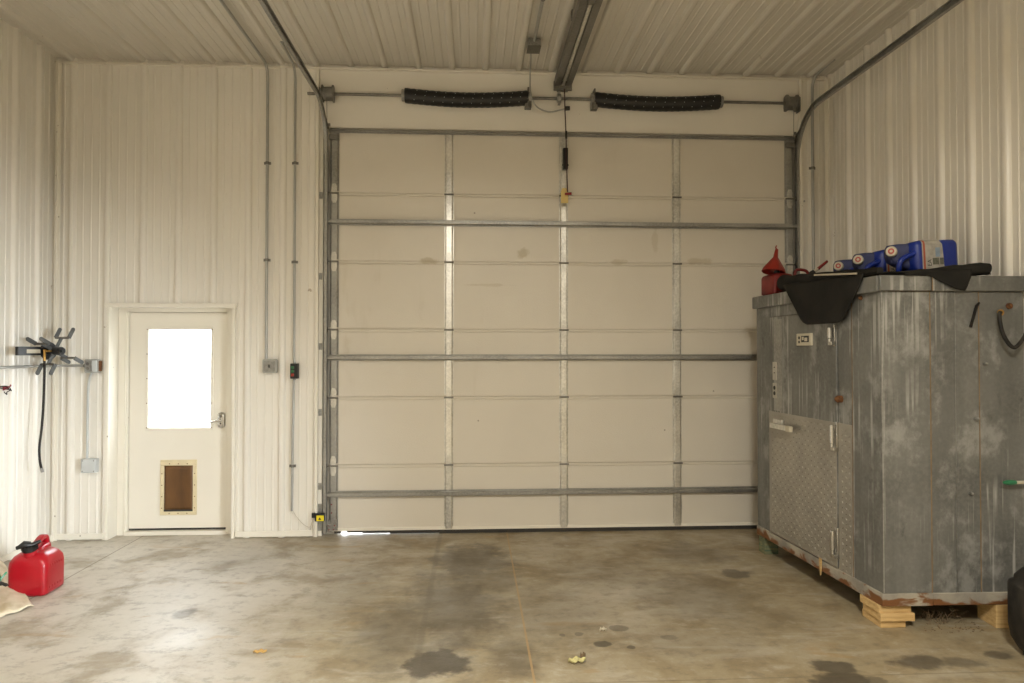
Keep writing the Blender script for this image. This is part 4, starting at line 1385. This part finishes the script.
# ------------------------------------------------------------------ blue jugs
def make_jug(label, loc, rotz, tilt):
    """local: x along the jug from cap end (0) to base (.43), y depth, z up"""
    t = thing('blue_jug', label, 'jug', loc, rotz, 'blue jugs on the cooler roof')
    t.rotation_euler = (0, tilt, rotz)
    HY, HZ = .085, .112
    def ring(x, hy, hz, cz, cy=0, r=.03):
        return [Vector((x, cy + y, cz + z)) for (y, z) in rrect(hy, hz, min(r, hy * .9, hz * .9), 5)]
    b = MB()
    b.loft([ring(.125, .045, .06, .135, .02), ring(.135, .070, .085, .128, .008), ring(.155, HY - .004, HZ - .006, HZ), ring(.175, HY, HZ, HZ), ring(.30, HY, HZ, HZ), ring(.405, HY, HZ, HZ), ring(.425, HY - .010, HZ - .010, HZ), ring(.432, HY - .03, HZ - .03, HZ)])
    b.build('body', M['blue'], t, world=False, smooth=50)
    nk = MB()
    nk.loft([ring(.015, .030, .040, .155, .03), ring(.03, .042, .060, .150, .03), ring(.08, .048, .075, .140, .03), ring(.14, .055, .085, .128, .02)])
    nk.build('shoulder', M['bluedust'], t, world=False, smooth=50)
    h = MB()
    h.tube(spline([(.155, -.055, .150), (.115, -.062, .132), (.075, -.064, .118), (.045, -.060, .090), (.038, -.050, .040), (.06, -.03, .012), (.16, -.03, .02)], 5), .0165, 10)
    h.build('handle', M['blue'], t, world=False)
    d = Vector((-.62, -.76, .10)).normalized()
    c = Vector((.022, -.015, .158))
    cp = MB()
    cp.tube([c, c + d * .012, c + d * .040, c + d * .045], [.028, .034, .034, .030], 20)
    co = cp.build('cap', M['cream'], t, world=False)
    k = MB()
    u1 = d.cross(Vector((0, 0, 1))).normalized()
    u2 = u1.cross(d)
    cc = c + d * .0455
    n = 20
    r0 = [cc + (u1 * math.cos(2 * math.pi * i / n) * .019 + u2 * math.sin(2 * math.pi * i / n) * .019) for i in range(n)]
    r1 = [cc + (u1 * math.cos(2 * math.pi * i / n) * .009 + u2 * math.sin(2 * math.pi * i / n) * .009) for i in range(n)]
    k.loft([r0, [p + d * .0008 for p in r0], [p + d * .0008 for p in r1], r1], False, False)
    k.build('cap_ring_print', M['creamred'], co, world=False)
    # label wrapped over the front and the top, torn along its right end
    ringpts = rrect(HY + .0012, HZ + .0012, .031, 5)
    order = [q for q in ringpts]
    # walk from the bottom of the front face up and over the top
    front = [(-HY - .0012, -HZ + .035), (-HY - .0012, 0.0), (-HY - .0012, HZ - .031)]
    corner = [(-HY + .031 - .0012 + .0 - .0312 * math.cos(a), HZ - .031 + .0322 * math.sin(a)) for a in [math.pi / 2 * i / 5 for i in range(1, 6)]]
    top = [(-HY + .06, HZ + .0014), (0, HZ + .0014), (HY - .035, HZ + .0014)]
    path = [(p[0], p[1] + HZ) for p in front + corner + top]
    tear = [.326, .322, .316, .309, .304, .306, .300, .296, .300, .296, .292]
    lb_ = MB()
    lb_.loft([[Vector((.178, y, z)) for (y, z) in path], [Vector((.25, y, z)) for (y, z) in path], [Vector((tear[i % len(tear)], y, z)) for i, (y, z) in enumerate(path)]], closed=False)
    lo = lb_.build('label', M['paper'], t, world=False, recalc=False)
    s = MB()
    path2 = [(y - .0006 if i < 3 else y - .0003, z + (.0005 if i > 2 else 0)) for i, (y, z) in enumerate(path)]
    s.loft([[Vector((.186, y, z)) for (y, z) in path2], [Vector((.199, y, z)) for (y, z) in path2]], closed=False)
    s.build('red_stripe', M['stripe'], lo, world=False, recalc=False)
    yf = -HY - .0020
    pr = MB()
    pr.box(.247, .290, yf - .0003, yf, .062, .105)
    pr.box(.296, .322, yf - .0003, yf, .062, .105)
    pr.build('print_block', M['olive'], lo, world=False)
    MB().box(.268, .300, yf - .0003, yf, .112, .172).build('pale_print', M['skyprint'], lo, world=False)
    # rotated lettering
    fc = bpy.data.curves.new('lettering', 'FONT')
    fc.body = 'EA'
    fc.size = .038
    fc.extrude = .0003
    tmp = bpy.data.objects.new('lettering_curve', fc)
    col.objects.link(tmp)
    dg = bpy.context.evaluated_depsgraph_get()
    me = bpy.data.meshes.new_from_object(tmp.evaluated_get(dg))
    bpy.data.objects.remove(tmp)
    me.transform(Matrix.Translation((.238, yf - .0006, .052)) @ Matrix(((0, -1, 0, 0), (0, 0, -1, 0), (1, 0, 0, 0), (0, 0, 0, 1))))
    me.materials.clear()
    me.materials.append(M['ink'])
    lo2 = bpy.data.objects.new('lettering', me)
    col.objects.link(lo2)
    lo2.parent = lo
    return t


zj = zT + .028
for (u, vc, dep, label) in ((894, 0, 4.46, 'nearest blue plastic jug with torn white label lying on the black tarp'),
                            (860.5, 0, 4.86, 'middle blue plastic jug lying between the two other blue jugs'),
                            (840.5, 0, 5.22, 'furthest blue plastic jug, smallest-looking of the three, by the red cans')):
    d = ray(u, 260)
    p = CAM + d * (dep / d.dot(FWD))
    make_jug(label, (p.x, p.y + .06, zj), .02, -.045)

# ------------------------------------------------------------------ red cans
def rr_ring(hx, hy, r, z, cx=0, cy=0, n=4):
    return [Vector((cx + x, cy + y, z)) for (x, y) in rrect(hx, hy, min(r, hx * .95, hy * .95), n)]


def gas_can_floor():
    ctr = Vector((26.5, 0, 0))
    lat = (26.0 - 512) / F * 4.71
    dep = 4.84
    loc = Vector((CAM.x, CAM.y, 0)) + Vector((RIGHT.x, RIGHT.y, 0)) * lat + Vector((math.sin(TH), math.cos(TH), 0)) * dep
    t = thing('gas_can', 'shiny red plastic gas can with black spout cap on the floor by the sack', 'gas can', (loc.x, loc.y, 0), -TH + .10)
    HX, HY = .128, .130
    b = MB()
    b.loft([rr_ring(HX - .02, HY - .02, .03, .001), rr_ring(HX - .003, HY - .003, .035, .012), rr_ring(HX, HY, .038, .03), rr_ring(HX, HY, .038, .20), rr_ring(HX - .004, HY - .004, .042, .235), rr_ring(HX - .022, HY - .018, .05, .268), rr_ring(HX - .05, HY - .04, .05, .288), rr_ring(HX - .08, HY - .07, .04, .296)])
    for k in range(6):
        b.box(HX - .002, HX + .0025, -.07 + k * .026, -.055 + k * .026, .19, .205)
    for k in range(5):
        b.box(HX - .002, HX + .002, -.08 + k * .032, -.06 + k * .032, .045, .062)
    b.build('body', M['red'], t, world=False, smooth=60)
    h = MB()
    pth = spline([(0, -.050, .285), (0, -.045, .312), (0, .0, .338), (0, .060, .362), (0, .095, .352), (0, .112, .300), (0, .114, .25)], 5)
    rings = []
    for i, p in enumerate(pth):
        q0, q1 = pth[max(i - 1, 0)], pth[min(i + 1, len(pth) - 1)]
        tt = (q1 - q0).normalized()
        nn = Vector((1, 0, 0))
        mm = tt.cross(nn)
        rings.append([p + nn * x + mm * y for (x, y) in rrect(.024, .014, .010, 3)])
    h.loft(rings)
    h.build('handle', M['red'], t, world=False, smooth=50)
    # raised web that carries the handle, open to both sides
    MB().prism([(-.040, -.055, .27), (-.040, .118, .27), (-.040, .105, .318), (-.040, .03, .312), (-.040, -.03, .298)], (.08, 0, 0)).build('shoulder', M['red'], t, world=False, smooth=60, bevel=.012)
    MB().tube([(0, -.070, .27), (0, -.080, .300), (0, -.083, .312)], [.046, .043, .042], 20).build('neck', M['red'], t, world=False)
    cp = MB()
    c0, c1 = Vector((0, -.083, .308)), Vector((0, -.094, .346))
    cp.tube([c0, c0.lerp(c1, .15), c0.lerp(c1, .85), c1], [.042, .047, .045, .036], 20)
    for k in range(16):
        a = 2 * math.pi * k / 16
        cp.cyl(c0 + Vector((math.cos(a) * .047, math.sin(a) * .046, .006)), c0 + Vector((math.cos(a) * .046, math.sin(a) * .045 - .008, .034)), .004, n=5)
    cpo = cp.build('spout_cap', M['black'], t, world=False)
    MB().tube([c1, c1 + Vector((-.02, -.02, .012)), c1 + Vector((-.045, -.028, -.004)), c1 + Vector((-.062, -.032, -.010))], [.026, .024, .015, .013], 12).tube([c1 + Vector((.01, 0, -.005)), c1 + Vector((.04, .02, .01)), c1 + Vector((.062, .025, .022))], [.018, .014, .010], 10).build('spout', M['black'], cpo, world=False)
    return t


gas_can_floor()

# small can with a funnel, far roof corner
def roof_can(name, label, loc, hx, hy, h, rz=0.0):
    t = thing(name, label, 'gas can', loc, rz)
    b = MB()
    b.loft([rr_ring(hx - .012, hy - .012, .02, 0.0), rr_ring(hx, hy, .018, .012), rr_ring(hx, hy, .018, h - .03), rr_ring(hx - .008, hy - .008, .02, h - .010), rr_ring(hx - .03, hy - .03, .02, h)])
    b.build('body', M['reddusty'], t, world=False, smooth=50)
    return t


ang = math.atan2((A - B).x, (A - B).y)
c1_ = A - tL * .18 - nL * .090
c1 = roof_can('gas_can', 'small red gas can under the red funnel on the far cooler corner', (c1_.x, c1_.y, zT + .002), .085, .115, .172, -ang)
MB().tube([(-.01, -.02, .168), (-.01, -.02, .20)], [.024, .022], 16).build('neck', M['black'], c1, world=False)
MB().tube(spline([(.01, .0, .166), (.01, .02, .196), (.01, .06, .20), (.01, .085, .166)], 5), .010, 8).build('handle', M['reddusty'], c1, world=False)
fb = Vector((c1_.x - .042, c1_.y - .03, zT + .186))
fu = thing('funnel', 'orange-red plastic funnel upside down over the small gas can', 'funnel', fb)
Mt = Matrix.Rotation(-.18, 3, 'Y') @ Matrix.Rotation(.16, 3, 'X')
fm = MB()
Mt = Matrix.Rotation(.20, 3, 'Y') @ Matrix.Rotation(-.12, 3, 'X')
prof = [(.090, 0.0), (.094, .004), (.092, .010), (.086, .030), (.028, .118), (.020, .128), (.012, .200), (.009, .200), (.016, .128), (.024, .116), (.081, .030), (.086, .006)]
rings = []
n = 28
for (r, z) in prof:
    rings.append([fb + Mt @ Vector((r * math.cos(2 * math.pi * k / n), r * math.sin(2 * math.pi * k / n), z)) for k in range(n)])
rings.append(rings[0])
fm.loft(rings, False, False)
fm.build('cone', M['redfunnel'], fu, smooth=45)
tip = fb + Mt @ Vector((0, 0, .195))
MB().tube([tip, tip + Vector((-.008, 0, .02)), tip + Vector((.0, 0, .035))], [.007, .006, .005], 8).build('hang_tab', M['redfunnel'], fu)

c2_ = A - tL * .26 - nL * .265
c2 = roof_can('gas_can', 'low red gas can with a tilted spout lying behind the tarp roll', (c2_.x, c2_.y, zT + .002), .082, .09, .155, -ang)
MB().tube(spline([(-.066, 0, .145), (-.06, 0, .185), (-.035, 0, .203), (.02, 0, .198), (.045, 0, .180), (.052, 0, .145)], 5), .012, 10).build('handle', M['reddusty'], c2, world=False)
MB().tube([(.060, 0, .148), (.066, 0, .165), (.10, 0, .188)], [.024, .024, .018], 14).build('cap', M['black'], c2, world=False)
so_ = MB().tube([(.10, 0, .185), (.135, 0, .212)], [.012, .011], 10).build('spout', M['cream'], c2, world=False)
MB().tube([(.133, 0, .210), (.215, 0, .275)], [.013, .010], 10).build('spout_tip', M['reddusty'], so_, world=False)

# ------------------------------------------------------------------ sack at the left side
lat, dep = -3.50, 4.43
sl = Vector((0, 0, 0)) + Vector((RIGHT.x, RIGHT.y, 0)) * lat + Vector((math.sin(TH), math.cos(TH), 0)) * dep
sk_ = thing('feed_sack', 'crumpled tan feed sack slumped on the floor beside the shiny red gas can', 'sack', (sl.x, sl.y, 0))


def sackpt(a, b):
    th = 2 * math.pi * a
    ph = math.pi * b
    sx = math.copysign(abs(math.cos(th)) ** .75, math.cos(th)); sy = math.copysign(abs(math.sin(th)) ** .75, math.sin(th))
    r = math.sin(ph) ** .6
    z = (1 - math.cos(ph)) / 2
    w = 1 - .62 * z ** 1.1
    p = Vector((sx * .215 * r * w, sy * .20 * r * w, z * .46))
    nz = mnoise.noise(p * 7) * .030 + mnoise.noise(p * 17) * .014
    p += Vector((sx, sy, .2)) * nz
    p.z = max(.002, p.z)
    return sl + p


MB().grid(sackpt, 48, 28).build('bag', M['sackbrown'], sk_, smooth=70)
fe0 = onZ(33, 612, 0)


def flappt(a, b):
    # apron of paper spilling toward the camera side
    ut, vt = -34 + 44 * a, 573 + 9 * a
    ub, vb = -34 + 68 * a, 628 - 20 * a
    q = onZ(ut + (ub - ut) * b, vt + (vb - vt) * b, 0)
    edge = .26 * (1 - b) ** 1.3 * (1 - a) ** .6 + .03 * (1 - b)
    w = .018 * mnoise.noise(Vector((a * 5, b * 5, 1))) + .01 * mnoise.noise(Vector((a * 14, b * 12, 4)))
    q.z = max(.004, edge + w + .012)
    q.y += .02 * mnoise.noise(Vector((a * 6, 0, 3))) * b
    return q


fo = MB().grid(flappt, 26, 18).build('paper_flap', M['sack'], sk_, smooth=70, solid=.004)
for k in range(3):
    pass
tz = onP(2, 577, Vector((sl.x + .22, sl.y - .12, .2)), FWD)
random.seed(11)
pts = [tz + Vector((random.uniform(-.05, .012), random.uniform(-.02, .02), random.uniform(-.03, .03))) for _ in range(14)]
MB().tube(spline(pts, 3), .006, 6).build('green_tie', M['green'], sk_)
pts = [tz + Vector((random.uniform(-.06, .03), random.uniform(-.02, .02), random.uniform(-.055, -.01))) for _ in range(8)]
MB().tube(spline(pts, 3), .008, 6).build('dark_tie', M['blackdusty'], sk_)

# ------------------------------------------------------------------ black jerry can at the right
jc = Vector((3.135, 3.60, 0))
jt_ = thing('jerry_can', 'dusty black plastic jerry can with red cap standing before the cooler', 'jerry can', jc, -.25)
b = MB()
hx_, hy_ = .165, .15
b.loft([rr_ring(hx_ - .075, hy_ - .07, .05, .001), rr_ring(hx_ - .035, hy_ - .035, .06, .025), rr_ring(hx_ - .008, hy_ - .01, .06, .08), rr_ring(hx_, hy_, .06, .15), rr_ring(hx_, hy_, .06, .375), rr_ring(hx_ - .004, hy_ - .004, .06, .392), rr_ring(hx_ - .022, hy_ - .02, .055, .402), rr_ring(hx_ - .024, hy_ - .022, .055, .425), rr_ring(hx_ - .055, hy_ - .05, .05, .470), rr_ring(hx_ - .10, hy_ - .08, .05, .492)])
b.build('body', M['blackdusty'], jt_, world=False, smooth=60)
MB().tube(spline([(-.06, 0, .482), (-.055, 0, .525), (.0, 0, .54), (.06, 0, .53), (.075, 0, .485)], 5), .018, 10).build('handle', M['blackdusty'], jt_, world=False)
MB().tube([(-.105, -.06, .440), (-.117, -.066, .470), (-.121, -.068, .482)], [.034, .036, .030], 16).build('cap', M['redbtn'], jt_, world=False)

# ------------------------------------------------------------------ litter on the floor
def leaf(name, label, u, v, r, m, cat, rot, seed, h=.012):
    c = onZ(u, v, 0)
    rn = random.Random(seed)
    def fn(a, b):
        x = (a - .5) * 2 * r; w = math.sin(math.pi * min(.98, max(.02, a))) ** .7
        y = (b - .5) * 2 * r * .55 * w
        z = .004 + h * (abs(b - .5) * 2) ** 1.5 + h * .8 * math.sin(a * 7 + seed) ** 2
        co, si = math.cos(rot), math.sin(rot)
        return c + Vector((x * co - y * si, x * si + y * co, z))
    return tag(MB().grid(fn, 10, 6).build(name, m, solid=.0015, smooth=60, origin=c), label, cat)


M['leafy'] = simple('yellow_green_leaf', (0.62, 0.56, 0.26), 0.6, 0, .5, 40)
M['leafbrown'] = simple('brown_leaf', (0.15, 0.10, 0.05), 0.7)
M['tanleaf'] = simple('tan_leaf', (0.50, 0.31, 0.10), 0.7)
c = leaf('dry_leaf', 'curled yellow-green leaf on the floor near the middle joint', 577, 664, .048, M['leafy'], 'leaf', .15, 1, .016)
leaf('dry_leaf', 'small brown leaf tucked against the curled yellow-green leaf', 583, 660, .022, M['leafbrown'], 'leaf', .8, 2, .02)
leaf('paper_scrap', 'tiny white paper scrap on the floor beside dark oil drips', 603, 632, .022, M['cream'], 'paper scrap', .2, 3, .014)
leaf('dry_leaf', 'small tan leaf on the pale floor in front of the entry door', 260, 654, .035, M['tanleaf'], 'leaf', .1, 4, .010)

# ------------------------------------------------------------------ light
w = bpy.data.worlds.new('world')
scene.world = w
w.use_nodes = True
wt_ = w.node_tree
bg = wt_.nodes['Background']
tcw = wt_.nodes.new('ShaderNodeTexCoord')
spw = wt_.nodes.new('ShaderNodeSeparateXYZ')
mrw = wt_.nodes.new('ShaderNodeMapRange')
wt_.links.new(tcw.outputs['Generated'], spw.inputs[0])
wt_.links.new(spw.outputs[2], mrw.inputs[0])
for k_, v_ in ((1, 0.0), (2, 0.6), (3, 9.0), (4, 18.0)):
    mrw.inputs[k_].default_value = v_
bg.inputs[0].default_value = (0.93, 0.965, 1.0, 1)
wt_.links.new(mrw.outputs[0], bg.inputs[1])


def area(name, loc, target, sx, sy, power, color, spread=180):
    l = bpy.data.lights.new(name, 'AREA')
    l.shape = 'RECTANGLE'
    l.size, l.size_y = sx, sy
    l.energy = power
    l.color = color
    l.spread = math.radians(spread)
    o = bpy.data.objects.new(name, l)
    col.objects.link(o)
    o.location = loc
    d = Vector(target) - Vector(loc)
    o.rotation_euler = d.to_track_quat('-Z', 'Z').to_euler()
    return o


# shop light and an added fill under the ceiling, above and behind the camera
WARM = (1.0, .945, .82)
area('shop_and_fill_light', (.35, -.5, 4.15), (.35, -.45, 0), .5, 1.2, 385, WARM, 166)
area('shop_and_fill_light', (-2.2, -1.0, 4.15), (-2.2, -.95, 0), .5, 1.2, 60, WARM, 150)  # dim unseen fill, added to brighten the left side
# daylight from a side opening behind the camera on the right, falling toward the entry corner
area('side_daylight', (3.25, .2, 1.45), (-3.75, 5.35, .0), 1.0, 1.0, 47, (.86, .94, 1.0), 44)

vs = scene.view_settings
vs.view_transform = 'Standard'
vs.look = 'None'
vs.exposure = 0.0
vs.gamma = 1.0
vs.use_curve_mapping = False
scene.cycles.use_denoising = True
scene.cycles.max_bounces = 10
scene.cycles.diffuse_bounces = 6
scene.cycles.transparent_max_bounces = 8
